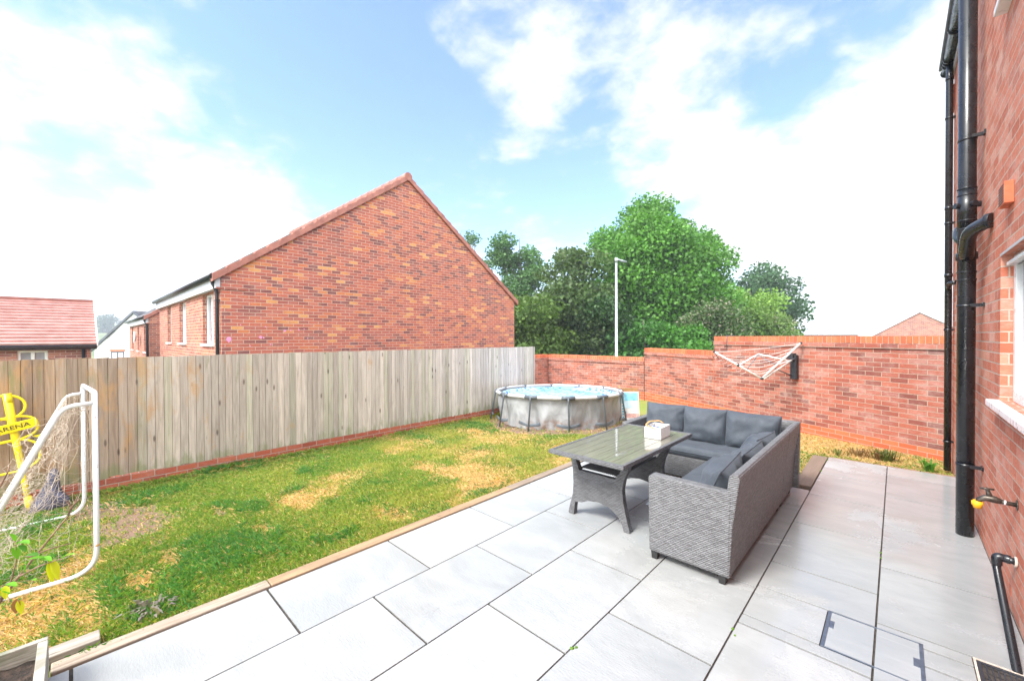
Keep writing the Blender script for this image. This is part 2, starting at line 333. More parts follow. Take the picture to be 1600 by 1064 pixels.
# ------------------------------------------------------------------ mesh helpers
C = S.collection
class MB:
    def __init__(s): s.v = []; s.f = []; s.sm = []; s.c = []; s.col = None; s.uvo = {}
    def add(s, vs, fs, smooth=False, col=None):
        o = len(s.v); s.v += [tuple(p) for p in vs]
        for f in fs: s.f.append([i + o for i in f]); s.sm.append(smooth)
        s.c += [col if col is not None else (s.col or (1, 1, 1))] * len(vs)
        return o
    def box(s, a, b, col=None, M=None):
        x0, y0, z0 = a; x1, y1, z1 = b
        vs = [Vector(p) for p in ((x0, y0, z0), (x1, y0, z0), (x1, y1, z0), (x0, y1, z0), (x0, y0, z1), (x1, y0, z1), (x1, y1, z1), (x0, y1, z1))]
        if M is not None: vs = [M @ p for p in vs]
        s.add(vs, [(0, 3, 2, 1), (4, 5, 6, 7), (0, 1, 5, 4), (1, 2, 6, 5), (2, 3, 7, 6), (3, 0, 4, 7)], col=col)
        return s
    def tube(s, pts, r, n=12, cap=True, closed=False, col=None, flat=(1, 1)):
        pts = [Vector(p) for p in pts]; k = len(pts)
        rs = r if isinstance(r, (list, tuple)) else [r] * k
        up = Vector((0, 0, 1)); vs = []
        prev = None
        for i, p in enumerate(pts):
            if closed: t = (pts[(i + 1) % k] - pts[i - 1]).normalized()
            elif i == 0: t = (pts[1] - p).normalized()
            elif i == k - 1: t = (p - pts[-2]).normalized()
            else: t = ((pts[i + 1] - p).normalized() + (p - pts[i - 1]).normalized()).normalized()
            if prev is None:
                a = up if abs(t.z) < .9 else Vector((1, 0, 0)); u = t.cross(a).normalized()
            else:
                u = (prev - t * prev.dot(t)).normalized()
            prev = u; w = t.cross(u)
            for j in range(n):
                an = 2 * PI * j / n; vs.append(p + (u * math.cos(an) * flat[0] + w * math.sin(an) * flat[1]) * rs[i])
        o = s.add(vs, [], col=col); m_ = k if closed else k - 1
        for i in range(m_):
            a = o + i * n; b = o + ((i + 1) % k) * n
            for j in range(n):
                s.f.append([a + j, a + (j + 1) % n, b + (j + 1) % n, b + j]); s.sm.append(n > 4)
        if cap and not closed:
            s.f.append([o + j for j in range(n)][::-1]); s.sm.append(False)
            s.f.append([o + (k - 1) * n + j for j in range(n)]); s.sm.append(False)
        return s
    def prism(s, poly, d, col=None):        # poly: list of 3D points (planar), extruded by vector d
        n = len(poly); p = [Vector(q) for q in poly]; d = Vector(d)
        vs = p + [q + d for q in p]
        s.add(vs, [list(range(n))[::-1], [n + i for i in range(n)]] + [[i, (i + 1) % n, n + (i + 1) % n, n + i] for i in range(n)], col=col)
        return s
    def quad(s, a, b, c, d, col=None, smooth=False): s.add([a, b, c, d], [(0, 1, 2, 3)], smooth, col); return s
    def build(s, name, mat, parent=None, bevel=0., fixn=True, uvfn=None, tones=None):
        me = bpy.data.meshes.new(name); me.from_pydata([tuple(p) for p in s.v], [], s.f)
        me.materials.append(MATS[mat]); me.polygons.foreach_set('use_smooth', s.sm)
        if fixn:
            import bmesh
            bm = bmesh.new(); bm.from_mesh(me); bmesh.ops.recalc_face_normals(bm, faces=bm.faces); bm.to_mesh(me); bm.free()
        me.update()
        uvl = me.uv_layers.new(name='UVMap'); 
        for p in me.polygons:
            nn = p.normal
            hz_ = math.hypot(nn.x, nn.y)
            if hz_ > .6: t = Vector((-nn.y / hz_, nn.x / hz_, 0))
            for li in p.loop_indices:
                q = me.vertices[me.loops[li].vertex_index].co
                if uvfn: u = uvfn(q, nn)
                elif hz_ > .6: u = (q.x * t.x + q.y * t.y, q.z)
                else: u = (q.x, q.y)
                uvl.data[li].uv = u
        ca = me.color_attributes.new('Col', 'FLOAT_COLOR', 'POINT')
        ca.data.foreach_set('color', np.array([(*c, 1) for c in s.c], dtype=np.float32).ravel())
        if tones is not None:
            ta = me.attributes.new('tone', 'FLOAT', 'POINT'); ta.data.foreach_set('value', np.array(tones, dtype=np.float32))
        o = bpy.data.objects.new(name, me); C.objects.link(o)
        if parent: o.parent = parent; o.matrix_parent_inverse = Matrix.Translation(-parent.location) if not parent.parent else Matrix()
        if parent and parent.type == 'MESH': o.matrix_parent_inverse = Matrix()
        if bevel:
            b = o.modifiers.new('bevel', 'BEVEL'); b.width = bevel; b.segments = 2; b.limit_method = 'ANGLE'; b.angle_limit = R_(40)
        return o
def tag(o, label=None, cat=None, group=None, kind=None):
    if label: o['label'] = label
    if cat: o['category'] = cat
    if group: o['group'] = group
    if kind: o['kind'] = kind
    return o
def thing(name, label, cat, loc=(0, 0, 0), group=None):
    o = bpy.data.objects.new(name, None); C.objects.link(o); o.location = loc; o.empty_display_size = .2
    tag(o, label, cat, group); return o
def arc(c, r, a0, a1, n, ax=(1, 0, 0), ay=(0, 0, 1)):
    c = Vector(c); ax = Vector(ax); ay = Vector(ay)
    return [c + (ax * math.cos(a0 + (a1 - a0) * i / n) + ay * math.sin(a0 + (a1 - a0) * i / n)) * r for i in range(n + 1)]
def fillet(pts, r, n=5):        # rounded polyline
    pts = [Vector(p) for p in pts]; out = [pts[0]]
    for i in range(1, len(pts) - 1):
        a, b, c = pts[i - 1], pts[i], pts[i + 1]; u = (a - b); v = (c - b); rr = min(r, u.length * .45, v.length * .45)
        p0 = b + u.normalized() * rr; p1 = b + v.normalized() * rr
        for k in range(n + 1):
            t = k / n; out.append(p0 * (1 - t) ** 2 + b * 2 * t * (1 - t) + p1 * t * t)
    out.append(pts[-1]); return out
def fast_mesh(name, verts, faces_flat, nper, cols, mat, parent=None):
    me = bpy.data.meshes.new(name); nv = len(verts); nf = len(faces_flat) // nper
    me.vertices.add(nv); me.vertices.foreach_set('co', verts.astype(np.float32).ravel())
    me.loops.add(nf * nper); me.loops.foreach_set('vertex_index', faces_flat.astype(np.int32))
    me.polygons.add(nf); me.polygons.foreach_set('loop_start', np.arange(0, nf * nper, nper, dtype=np.int32))
    try: me.polygons.foreach_set('loop_total', np.full(nf, nper, dtype=np.int32))
    except Exception: pass
    me.update(calc_edges=True); me.materials.append(MATS[mat])
    ca = me.color_attributes.new('Col', 'FLOAT_COLOR', 'POINT')
    ca.data.foreach_set('color', np.concatenate([cols, np.ones((nv, 1))], 1).astype(np.float32).ravel())
    o = bpy.data.objects.new(name, me); C.objects.link(o)
    if parent: o.parent = parent; o.matrix_parent_inverse = Matrix.Translation(-parent.location)
    return o

def wall_face(mb, o, ud, w, z0, z1, openings=(), depth=.1, top=None):
    """outer brick face from point o along unit ud; openings (u0,u1,z0,z1) with reveals going back by depth (to the left of ud x up)"""
    o = Vector(o); ud = Vector(ud).normalized(); nb = Vector((-ud.y, ud.x, 0))     # inward
    us = sorted({0, w, *[a for q in openings for a in q[:2]]}); zs = sorted({z0, z1, *[a for q in openings for a in q[2:]]})
    P = lambda u, z, d=0: Vector((o.x, o.y, 0)) + ud * u + nb * d + Vector((0, 0, z))
    for i in range(len(us) - 1):
        for j in range(len(zs) - 1):
            um = (us[i] + us[i + 1]) / 2; zm = (zs[j] + zs[j + 1]) / 2
            if any(q[0] < um < q[1] and q[2] < zm < q[3] for q in openings): continue
            mb.quad(P(us[i], zs[j]), P(us[i + 1], zs[j]), P(us[i + 1], zs[j + 1]), P(us[i], zs[j + 1]))
    for a, b, c, d in openings:
        mb.quad(P(a, c), P(a, d), P(a, d, depth), P(a, c, depth)); mb.quad(P(b, c), P(b, c, depth), P(b, d, depth), P(b, d))
        mb.quad(P(a, d), P(b, d), P(b, d, depth), P(a, d, depth)); mb.quad(P(a, c), P(a, c, depth), P(b, c, depth), P(b, c))
    return P

# ------------------------------------------------------------------ ground
def sstep(a, b, x): t = max(0, min(1, (x - a) / (b - a))); return t * t * (3 - 2 * t)
def rectd(x, y, x0, y0, x1, y1): return math.hypot(max(x0 - x, 0, x - x1), max(y0 - y, 0, y - y1))
def patio_d(x, y): return min(rectd(x, y, -3.21, -6, .55, 5.62), rectd(x, y, -.85, -6, .55, 7.21))
def lawn_z(x, y):
    d = patio_d(x, y)
    return -.022 - .115 * min(1, d / 2.4) - .035 * sstep(2, 4, d) + .012 * noise.noise(Vector((x * 1.3, y * 1.3, 0))) * min(1, d * 3)

g = MB(); g.quad((-900, -900, -2.3), (900, -900, -2.3), (900, 900, -2.3), (-900, 900, -2.3))
tag(g.build('ground', 'field_green'), 'green open ground lower than the garden', kind='structure')
# far hills, beyond the houses on the left
hm = MB(); nx = 40
rows = []
for j in range(9):
    row = []
    for i in range(nx + 1):
        a = R_(60 + 62 * i / nx); rr = 260 + j * 45
        x, y = -math.sin(a) * rr, math.cos(a) * rr
        z = -2.5 + 25 * math.sin(PI * min(1, j / 8 * .5)) * (.7 + .5 * noise.noise(Vector((i * .16, j * .2, 3)))) * sstep(0, .16, i / nx) * (1 - .2 * sstep(.84, 1, i / nx))
        row.append((x, y, z))
    rows.append(row)
vs = [p for r in rows for p in r]; fs = [(j * (nx + 1) + i, j * (nx + 1) + i + 1, (j + 1) * (nx + 1) + i + 1, (j + 1) * (nx + 1) + i) for j in range(8) for i in range(nx)]
hm.add(vs, fs, True); tag(hm.build('hill', 'field_green'), 'green hillside far behind the houses', kind='structure')

STRAW = np.array((.58, .385, .17)); GREEN = np.array((.160, .265, .040)); LIME = np.array((.33, .355, .070)); DARKG = np.array((.075, .205, .045)); SOIL = np.array((.25, .150, .105))
def nz2(x, y, s, o=0): return noise.fractal(Vector((x * s, y * s, o)), 1., 2., 4) * .5 + .5
def lawn_look(x, y):
    """returns (bare, straw, dark, lime) amounts at a spot"""
    n = nz2(x, y, 1.1, 1); n2_ = nz2(x, y, 3.4, 5); n3 = nz2(x, y, .5, 9)
    e = (n2_ - .5) * .7
    blob = lambda cx, cy, rx, ry, k=1.: k * (1 - sstep(.25, 1.45, math.hypot((x - cx) / rx, (y - cy) / ry) + e))
    bare = max(blob(-5.5, .36, .95, .42), blob(-6.3, .12, .6, .35), blob(-5.15, 1.0, .28, .10), blob(-3.75, -.42, .25, .12), blob(-4.55, 1.95, .10, .07, .8), 1 - sstep(1.50, 1.80, math.hypot(x + 5.33, y - 7.30) + e * .5), blob(-4.4, 8.4, .7, .7), blob(-6.9, 4.5, .12, 6, .35))
    straw = max(blob(-4.1, -.22, .75, .27), blob(-4.7, -.05, .45, .2), blob(-3.95, .30, .22, .09), blob(-4.2, .48, .25, .1, .7), blob(-3.7, .02, .28, .1, .8), blob(-.6, 8.1, 1.5, .62), blob(-1.5, 8.2, .8, .9, 1), blob(-4.7, 1.65, .35, .14, .9),
                blob(-4.25, 1.15, .25, .1, .6), blob(-3.9, 3.5, .7, .5, .8), blob(-4.6, 3.3, .6, .25, .7), blob(-3.6, 2.1, .3, .2, .7), blob(-5.2, 5.2, 1., .5, .7), blob(-1.15, 6.35, .3, .16, .7), blob(-4.9, 4.1, .8, .4, .6), blob(-3.6, 5.2, .3, .6, .7))
    if x > -2.4 and y > 7.0: straw = max(straw, sstep(7.22, 7.5, y + e * .25) * (.97 if x < -.1 else .6))
    straw = min(1, straw * .95 + max(0, (n - .46)) * 2.2 * sstep(.7, 2.2, y))
    dark = .8 * sstep(.52, .74, nz2(x, y, 1.5, 22)) * (.9 if y < 2.2 else .45)
    dark = max(dark, blob(-4.0, .85, .5, .5, .8), blob(-3.9, .3, .35, .3, .6), blob(-6.1, 5.6, .9, .6, .8), blob(-3.4, 3.2, .25, .35, .9))
    lime = max(sstep(.36, .58, n3) * sstep(.6, 2.6, y) * .95, .25)
    return bare, straw, dark, lime
# lawn sheet
def in_patio(x, y): return (x > -3.17 and y < 5.58) or (x > -.82 and y < 7.17)
lm = MB(); st = .08
gx = np.arange(-7.02, .6, st); gy = np.arange(-3.2, 11.4, st); idx = {}
vs, cs, fs = [], [], []
for i, x in enumerate(gx):
    for j, y in enumerate(gy):
        if in_patio(x, y) and in_patio(x - st, y - st) and in_patio(x - st, y + st): continue
        b, s_, d, l = lawn_look(x, y)
        c = (GREEN * .5 + LIME * .4) * (1 - s_) + STRAW * .8 * s_; c = c * (1 - b) + SOIL * b
        idx[i, j] = len(vs); vs.append((x, y, lawn_z(x, y) - (.03 if in_patio(x, y) else 0))); cs.append(tuple(c))
for (i, j) in idx:
    q = [(i, j), (i + 1, j), (i + 1, j + 1), (i, j + 1)]
    if all(k in idx for k in q): fs.append([idx[k] for k in q])
# the ground beyond the end of the fence, and skirts down to the lower ground
o = len(vs); ex = [(-9.0, 8.3), (-7.02, 8.3), (-7.02, 11.35), (-9.0, 11.35)]
vs += [(x, y, -.2) for x, y in ex]; cs += [tuple(SOIL)] * 4; fs.append([o, o + 1, o + 2, o + 3])
lm.add(vs, fs, True); lm.c = cs
tag(lm.build('lawn_ground', 'lawn_soil', fixn=False), 'soil and thin turf under the grass', kind='structure')
gk = MB(); gk.box((-7.06, -3.2, -2.3), (-7.03, 8.3, -.3)); gk.box((-7.06, -3.24, -2.3), (8, -3.2, -.1)); gk.box((-9.04, 8.3, -2.3), (-7.03, 8.33, -.22)); 
tag(gk.build('terrain_bank', 'compost'), 'earth bank under the garden edge', kind='structure')

# grass blades
def blades(n, x0, x1, y0, y1, seed):
    rg = np.random.default_rng(seed); V = []; Cc = []
    xs = rg.uniform(x0, x1, n); ys = rg.uniform(y0, y1, n); r = rg.random((n, 8))
    for k in range(n):
        x, y = xs[k], ys[k]
        if in_patio(x + .03, y - .04): continue
        if x > -3.2 and y > 5.6:
            if y > 8.33 - (x - .467) * .521 + .01: continue
        dist = math.hypot(x, y)
        if r[k, 0] > min(1, (4.6 / max(dist, .1)) ** 1.15): continue
        b, s_, d, l = lawn_look(x, y)
        if r[k, 1] < min(.94, b * 1.1): continue
        q = r[k, 2]; isstraw = r[k, 3] < .24 + s_ * .70
        if isstraw: c = STRAW * (.7 + .75 * q)
        else:
            c = GREEN * (.8 + .6 * q)
            if r[k, 4] < d: c = DARKG * (.8 + .7 * q)
            elif r[k, 4] < l: c = LIME * (.8 + .5 * q)
        hgt = (.014 + .028 * r[k, 5] ** 1.8) * (.75 if s_ > .5 else 1) * (1.35 if d > .5 else 1.)
        if x < -6.85: hgt *= 1.7
        w = .0013 + .00052 * dist; hgt *= (1 + .03 * dist)
        a = r[k, 6] * 2 * PI; ln = hgt * (.25 + 1.0 * r[k, 7] + (.7 if isstraw else 0)); hh = hgt * (.6 if isstraw else 1)
        ca, sa = math.cos(a), math.sin(a); z = lawn_z(x, y)
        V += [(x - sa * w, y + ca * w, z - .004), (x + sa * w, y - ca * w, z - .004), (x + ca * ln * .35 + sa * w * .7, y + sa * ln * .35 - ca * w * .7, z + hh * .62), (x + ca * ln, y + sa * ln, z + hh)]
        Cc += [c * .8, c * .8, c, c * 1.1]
    return V, Cc
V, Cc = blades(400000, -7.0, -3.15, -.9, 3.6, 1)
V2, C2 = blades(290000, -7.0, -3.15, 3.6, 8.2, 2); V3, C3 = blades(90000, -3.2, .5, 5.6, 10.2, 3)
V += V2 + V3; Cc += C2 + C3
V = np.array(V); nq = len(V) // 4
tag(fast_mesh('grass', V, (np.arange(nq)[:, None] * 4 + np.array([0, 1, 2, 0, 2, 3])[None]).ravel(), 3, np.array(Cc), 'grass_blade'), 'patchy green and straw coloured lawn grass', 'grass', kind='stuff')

# ------------------------------------------------------------------ patio
pm = MB(); tones = []
LX = [-3.108, -2.503, -1.898, -1.293, -.688, -.083]
phase = [.869, 1.321, 1.786, 2.237, 2.690, 3.142]
def slab(x0, y0, x1, y1):
    if x1 - x0 < .02 or y1 - y0 < .02: return
    n0 = len(pm.v); gsz = .0046; gy_ = .0075; dz = random.uniform(-.0006, .0006)
    pm.box((x0 + gsz, y0 + gy_, -.02), (x1 - gsz, y1 - gy_, dz)); tones.extend([random.random()] * (len(pm.v) - n0))
for i, x in enumerate(LX):
    xe = x + .605; top = 5.52 if i < 4 else 7.205
    y = phase[i] - .905 * 8
    while y < top:
        y0, y1 = max(y, -3.2), min(y + .905, top)
        if y1 > y0:
            holes = [(-.302, 2.79, .112, 3.182), (.300, 2.98, .50, 3.24)]
            cut = None
            for h in holes:
                if x < h[2] and xe > h[0] and y0 < h[3] and y1 > h[1]: cut = h
            if cut is None: slab(x, y0, xe, y1)
            else:
                h = cut; hx0, hx1, hy0, hy1 = max(x, h[0]), min(xe, h[2]), max(y0, h[1]), min(y1, h[3])
                slab(x, y0, xe, hy0); slab(x, hy1, xe, y1) if y1 - hy1 > .02 else None
                slab(x, hy0, hx0, hy1); slab(hx1, hy0, xe, hy1)
        y += .905
# recessed cover carries pieces of the same slab
for a in ((-.292, 2.80, -.088, 3.172), (-.078, 2.80, .102, 3.10), (-.078, 3.107, .102, 3.172)):
    n0 = len(pm.v); pm.box((a[0], a[1], -.02), (a[2], a[3], 0)); tones.extend([.37] * (len(pm.v) - n0))
po = tag(pm.build('patio', 'porcelain', bevel=.0012, tones=tones), 'pale grey porcelain slab patio, damp by the house', kind='structure')
bed = MB(); bed.box((-3.112, -3.2, -.4), (.53, 5.53, -.009)); bed.box((-.69, 5.53, -.4), (.53, 7.21, -.009))
tag(bed.build('patio_bed', 'joint_sand'), 'dark grit between the slabs', kind='structure')
# sleepers along the lawn edge
SL = [((-3.215, .90), (-3.113, 3.30), (.42, .27, .15), 'long tan timber sleeper edging the lawn, middle one of the row nearest the camera side'),
      ((-3.215, 3.306), (-3.113, 5.70), (.30, .235, .18), 'greyish timber sleeper edging the lawn behind the rattan table'),
      ((-3.215, -.108), (-3.113, .894), (.44, .36, .28), 'pale timber sleeper edging the lawn, ending beside the planter'),
      ((-3.328, -.40), (-3.219, .075), (.44, .41, .35), 'short grey timber offcut beside the planter, behind the pale sleeper')]
for (a, b, c, lab) in SL:
    s = MB(); s.box((a[0], a[1], -.16), (b[0], b[1], .012 if a[0] > -3.3 else .04), col=c)
    tag(s.build('timber_sleeper', 'sleeper_wood', bevel=.006), lab, 'sleeper', 'timber sleepers edging the lawn')
s = MB(); s.box((-.862, 5.64, -.16), (-.694, 7.17, .008), col=(.24, .17, .13))
tag(s.build('timber_sleeper', 'sleeper_wood', bevel=.006), 'dark brown timber sleeper between the grass strip and the side patio, behind the sofa', 'sleeper', 'timber sleepers edging the lawn')
s = MB(); s.box((-3.108, 5.53, -.16), (-.866, 5.62, .006), col=(.40, .29, .19))
tag(s.build('timber_sleeper', 'sleeper_wood', bevel=.006), 'tan timber sleeper across the far edge of the patio behind the sofa back', 'sleeper', 'timber sleepers edging the lawn')
s = MB(); s.box((-.69, 7.214, -.16), (.52, 7.245, .002), col=(.36, .20, .11))
tag(s.build('timber_sleeper', 'sleeper_wood', bevel=.004), 'thin reddish timber strip at the far end of the side patio by the straw strip', 'sleeper', 'timber sleepers edging the lawn')

# manhole frame
t = thing('manhole_cover', 'rectangular recessed manhole cover outlined in grey metal, set in the patio', 'manhole cover', (-.1, 3, 0))
s = MB(); s.box((-.302, 2.79, -.015), (-.284, 3.182, .002)); s.box((.095, 2.79, -.015), (.112, 3.182, .002)); s.box((-.284, 3.174, -.015), (.095, 3.182, .002)); s.box((-.284, 2.79, -.015), (.095, 2.798, .002))
s.build('frame', 'steel_frame', t, .001)
for a in ((-.284, 3.0, -.262, 3.075), (.070, 2.945, .095, 3.02)):
    s = MB(); s.box((a[0], a[1], -.012), (a[2], a[3], .0015)); s.build('lifting_pocket', 'steel_frame', t, .001)
# gully
t = thing('drain_grate', 'square black plastic gully grate against the house wall under the waste pipe', 'drain', (.4, 3.1, 0))
s = MB(); s.box((.300, 2.98, -.02), (.309, 3.24, .0)); s.box((.309, 3.231, -.02), (.52, 3.24, .0)); s.build('surround', 'mortar', t)
s = MB()
s.box((.309, 2.98, -.03), (.326, 3.231, -.004)); s.box((.326, 3.214, -.03), (.52, 3.231, -.004)); s.box((.326, 2.98, -.03), (.52, 2.995, -.004))
for k in range(9): s.box((.340 + k * .02, 2.995, -.03), (.346 + k * .02, 3.214, -.006))
for k in range(4): s.box((.326, 3.04 + k * .05, -.03), (.52, 3.045 + k * .05, -.009))
s.box((.309, 2.98, -.09), (.52, 3.231, -.085)); s.build('grate', 'dark_plastic', t)

# ------------------------------------------------------------------ garden walls
WA = Vector((.467, 8.348, 0)); WD = Vector((-3.575, 1.862, 0)).normalized()
WN = Vector((WD.y, -WD.x, 0)) * -1   # placeholder, fixed below
if WN.dot(Vector((0, -1, 0))) < 0: WN = -WN
def cop(mb, p0, p1, z0, z1, half, bwid=.075):
    p0, p1 = Vector(p0), Vector(p1); d = (p1 - p0); ln = d.length; d.normalize(); nrm = Vector((-d.y, d.x, 0)); n = max(1, round(ln / bwid)); w = ln / n
    for k in range(n):
        c = random.choice([(.60, .16, .065), (.66, .20, .085), (.56, .14, .06), (.62, .18, .075), (.50, .12, .055)])
        j = random.uniform(-.0015, .0015)
        a = p0 + d * (k * w + .0045); b = p0 + d * ((k + 1) * w - .0045)
        pts = [a - nrm * (half + j), b - nrm * (half + j), b + nrm * (half + j), a + nrm * (half + j)]
        vs = [(q.x, q.y, z0) for q in pts] + [(q.x, q.y, z1 + j) for q in pts]
        mb.add(vs, [(0, 3, 2, 1), (4, 5, 6, 7), (0, 1, 5, 4), (1, 2, 6, 5), (2, 3, 7, 6), (3, 0, 4, 7)], col=c)
def seg_box(mb, p0, p1, z0, z1, half, front=0.):
    p0, p1 = Vector(p0), Vector(p1); d = (p1 - p0).normalized(); n = Vector((-d.y, d.x, 0))
    pts = [p0 - n * half, p1 - n * half, p1 + n * half, p0 + n * half]
    mb.add([(q.x, q.y, z0) for q in pts] + [(q.x, q.y, z1) for q in pts], [(0, 3, 2, 1), (4, 5, 6, 7), (0, 1, 5, 4), (1, 2, 6, 5), (2, 3, 7, 6), (3, 0, 4, 7)])
def garden_wall(label, p0, p1, ztop, back, mat='wall_brick', plinthz=None, zbot=-.45):
    """p0,p1 on the visible face; back = unit vector away from the garden"""
    p0, p1, back = Vector(p0), Vector(p1), Vector(back)
    c0 = p0 + back * .1025; c1 = p1 + back * .1025
    t = thing('brick_wall', label, 'wall', ((c0 + c1) / 2).to_tuple(), 'brick garden walls')
    m_ = MB(); seg_box(m_, c0, c1, zbot, ztop - .196, .1025); m_.build('brickwork', mat, t)
    m_ = MB(); seg_box(m_, c0, c1, ztop - .196, ztop - .121, .1275); m_.build('oversail_course', 'own_brick' if False else mat, t)
    m_ = MB(); seg_box(m_, c0, c1, ztop - .121, ztop - .006, .100); m_.build('mortar_bed', 'mortar', t)
    m_ = MB(); cop(m_, c0, c1, ztop - .112, ztop, .1085); m_.build('coping', 'coping_brick', t, .002)
    return t
BK = -WN
PJ = Vector((-3.108, 10.21, 0)); PK = Vector((-5.385, 11.396, 0)); PC = Vector((-8.95, 11.396, 0)); PR = Vector((-8.95, 8.6, 0))
w1 = garden_wall('tallest stretch of red brick wall, behind the clothes airer, next to the house', WA - WD * 1.1, PJ, 1.690, BK)
w2 = garden_wall('middle-height stretch of pinkish brick wall behind the sofa back cushions', PJ + WD * .012, PK, 1.352, BK)
w3 = garden_wall('lowest stretch of brick wall behind the round pool, in front of the street lamp', PK + Vector((-.012, -.03, 0)), PC + Vector((.01, -.03, 0)), 1.075, (0, 1, 0))
w4 = garden_wall('short brick wall return glimpsed between the wooden fence end and the wall corner', PC + Vector((-.0, -.035, 0)), PR, 1.075, (-1, 0, 0))
m_ = MB(); q = PJ + WN * .003; seg_box(m_, q, q + WD * .012, -.3, 1.16, .004); m_.build('expansion_joint', 'terracotta', w1)
# orange plinth courses and the lower plinth step stand slightly proud
# brick plinth under the fence
t = thing('plinth_wall', 'low red brick plinth wall running under the wooden fence', 'wall', (-7.1, 2.6, -.3), 'brick garden walls')
m_ = MB(); m_.box((-7.20, -3.2, -.9), (-6.985, 8.27, .0)); m_.build('brickwork', 'plinth_brick', t)

# ------------------------------------------------------------------ fence
t = thing('wooden_fence', 'long weathered grey-brown vertical board fence on a brick plinth', 'fence', (-7.05, 2.6, 0))
fm = MB(); y = -3.2
while y < 8.24:
    w = random.uniform(.080, .090); tone = random.random()
    g_ = random.uniform(.74, 1.16)
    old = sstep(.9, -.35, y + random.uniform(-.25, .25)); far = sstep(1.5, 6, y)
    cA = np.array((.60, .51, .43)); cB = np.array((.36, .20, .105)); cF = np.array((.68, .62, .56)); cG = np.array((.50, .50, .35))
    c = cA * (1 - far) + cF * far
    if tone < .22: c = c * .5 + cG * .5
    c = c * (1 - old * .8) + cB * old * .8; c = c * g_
    zt = 1.467 - .004 * (y) + random.uniform(-.004, .004) ; zb = .012 - .004 * y + random.uniform(-.008, .008)
    # featheredge board: thick edge over the thin edge of its neighbour
    yo = y; ye = y + w + .012
    ye = y + w - random.uniform(.003, .005)
    pts = [(-7.0, yo, 0), (-6.980, yo, 0), (-6.988, ye, 0), (-7.002, ye, 0)]
    fm.add([(-7.003, ye - .01, zb), (-7.003, ye + .02, zb), (-7.003, ye + .02, zt), (-7.003, ye - .01, zt)], [(0, 1, 2, 3)], col=(.045, .032, .024))  # underlapping board in each gap, its shade put in as dark colour
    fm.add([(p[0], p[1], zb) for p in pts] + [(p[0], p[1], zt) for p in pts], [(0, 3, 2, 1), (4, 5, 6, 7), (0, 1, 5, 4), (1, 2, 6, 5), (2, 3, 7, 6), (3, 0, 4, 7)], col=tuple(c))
    y += w
offs = {}
def fuv(q, n): return (q.y, q.z)
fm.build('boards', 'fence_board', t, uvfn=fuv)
for z in (.25, .78, 1.25):
    m_ = MB(); m_.box((-7.05, -3.2, z), (-7.007, 8.2, z + .07), col=(.3, .22, .15)); m_.build('rail', 'sleeper_wood', t)
for k in range(7):
    m_ = MB(); yy = -3.0 + k * 1.85; m_.box((-7.15, yy, -.2), (-7.053, yy + .09, 1.42), col=(.3, .22, .15)); m_.build('post', 'sleeper_wood', t)
m_ = MB(); m_.box((-7.06, 8.245, -.05), (-6.98, 8.262, 1.44), col=(.34, .29, .25)); m_.build('end_board', 'sleeper_wood', t)

# ------------------------------------------------------------------ houses
def window(P, u0, u1, z0, z1, d, parent, mat_f='white_upvc', mat_g='pane_glass', mull=1, fw=.055, sill=True, sill_mat='white_upvc', blind=False):
    """P(u,z,depth) maps wall coords; frame set at depth d"""
    def bx(mb, ua, ub, za, zb, da, db):
        vs = [P(ua, za, da), P(ub, za, da), P(ub, za, db), P(ua, za, db), P(ua, zb, da), P(ub, zb, da), P(ub, zb, db), P(ua, zb, db)]
        mb.add(vs, [(0, 3, 2, 1), (4, 5, 6, 7), (0, 1, 5, 4), (1, 2, 6, 5), (2, 3, 7, 6), (3, 0, 4, 7)])
    f = MB(); bx(f, u0, u0 + fw, z0, z1, d, d + .07); bx(f, u1 - fw, u1, z0, z1, d, d + .07); bx(f, u0 + fw, u1 - fw, z1 - fw, z1, d, d + .07); bx(f, u0 + fw, u1 - fw, z0, z0 + fw, d, d + .07)
    for k in range(mull):
        uc = u0 + (u1 - u0) * (k + 1) / (mull + 1); bx(f, uc - fw * .6, uc + fw * .6, z0 + fw, z1 - fw, d - .008, d + .062)
    w = f.build('window', mat_f, parent, .004)
    w.matrix_parent_inverse = Matrix.Translation(-parent.location)
    gm = MB(); bx(gm, u0 + fw, u1 - fw, z0 + fw, z1 - fw, d + .03, d + .04)
    if blind:
        gm.build('pane', 'pane_slats', w); bl = MB()
        zz = z0 + fw
        while zz < z1 - fw: bx(bl, u0 + fw, u1 - fw, zz, zz + .035, d + .022, d + .03); zz += .065
        bl.build('blind', 'curtain', w)
    else: gm.build('pane', mat_g, w)
    if sill:
        s_ = MB(); bx(s_, u0 - .05, u1 + .05, z0 - .05, z0 - .002, -.05, d + .01); s_.build('sill', sill_mat, w, .004)
    return w
for o_ in ():
    pass
def tiled_slope(mb, e0, e1, r0, r1, rowl=.32, lift=.022, colw=None):
    """courses of tiles between the eaves line e0-e1 and ridge line r0-r1, each course a shallow step"""
    e0, e1, r0, r1 = map(Vector, (e0, e1, r0, r1)); ln = (r0 - e0).length; n = max(2, round(ln / rowl))
    nn = (e1 - e0).cross(r0 - e0).normalized()
    if nn.z < 0: nn = -nn
    for k in range(n):
        a, b = k / n, (k + 1) / n
        p0, p1 = e0.lerp(r0, a), e1.lerp(r1, a); q0, q1 = e0.lerp(r0, b), e1.lerp(r1, b)
        vs = [p0, p1, q1, q0, p0 + nn * lift, p1 + nn * lift, q1 + nn * .004, q0 + nn * .004]
        mb.add(vs, [(0, 3, 2, 1), (4, 5, 6, 7), (0, 1, 5, 4), (1, 2, 6, 5), (2, 3, 7, 6), (3, 0, 4, 7)])

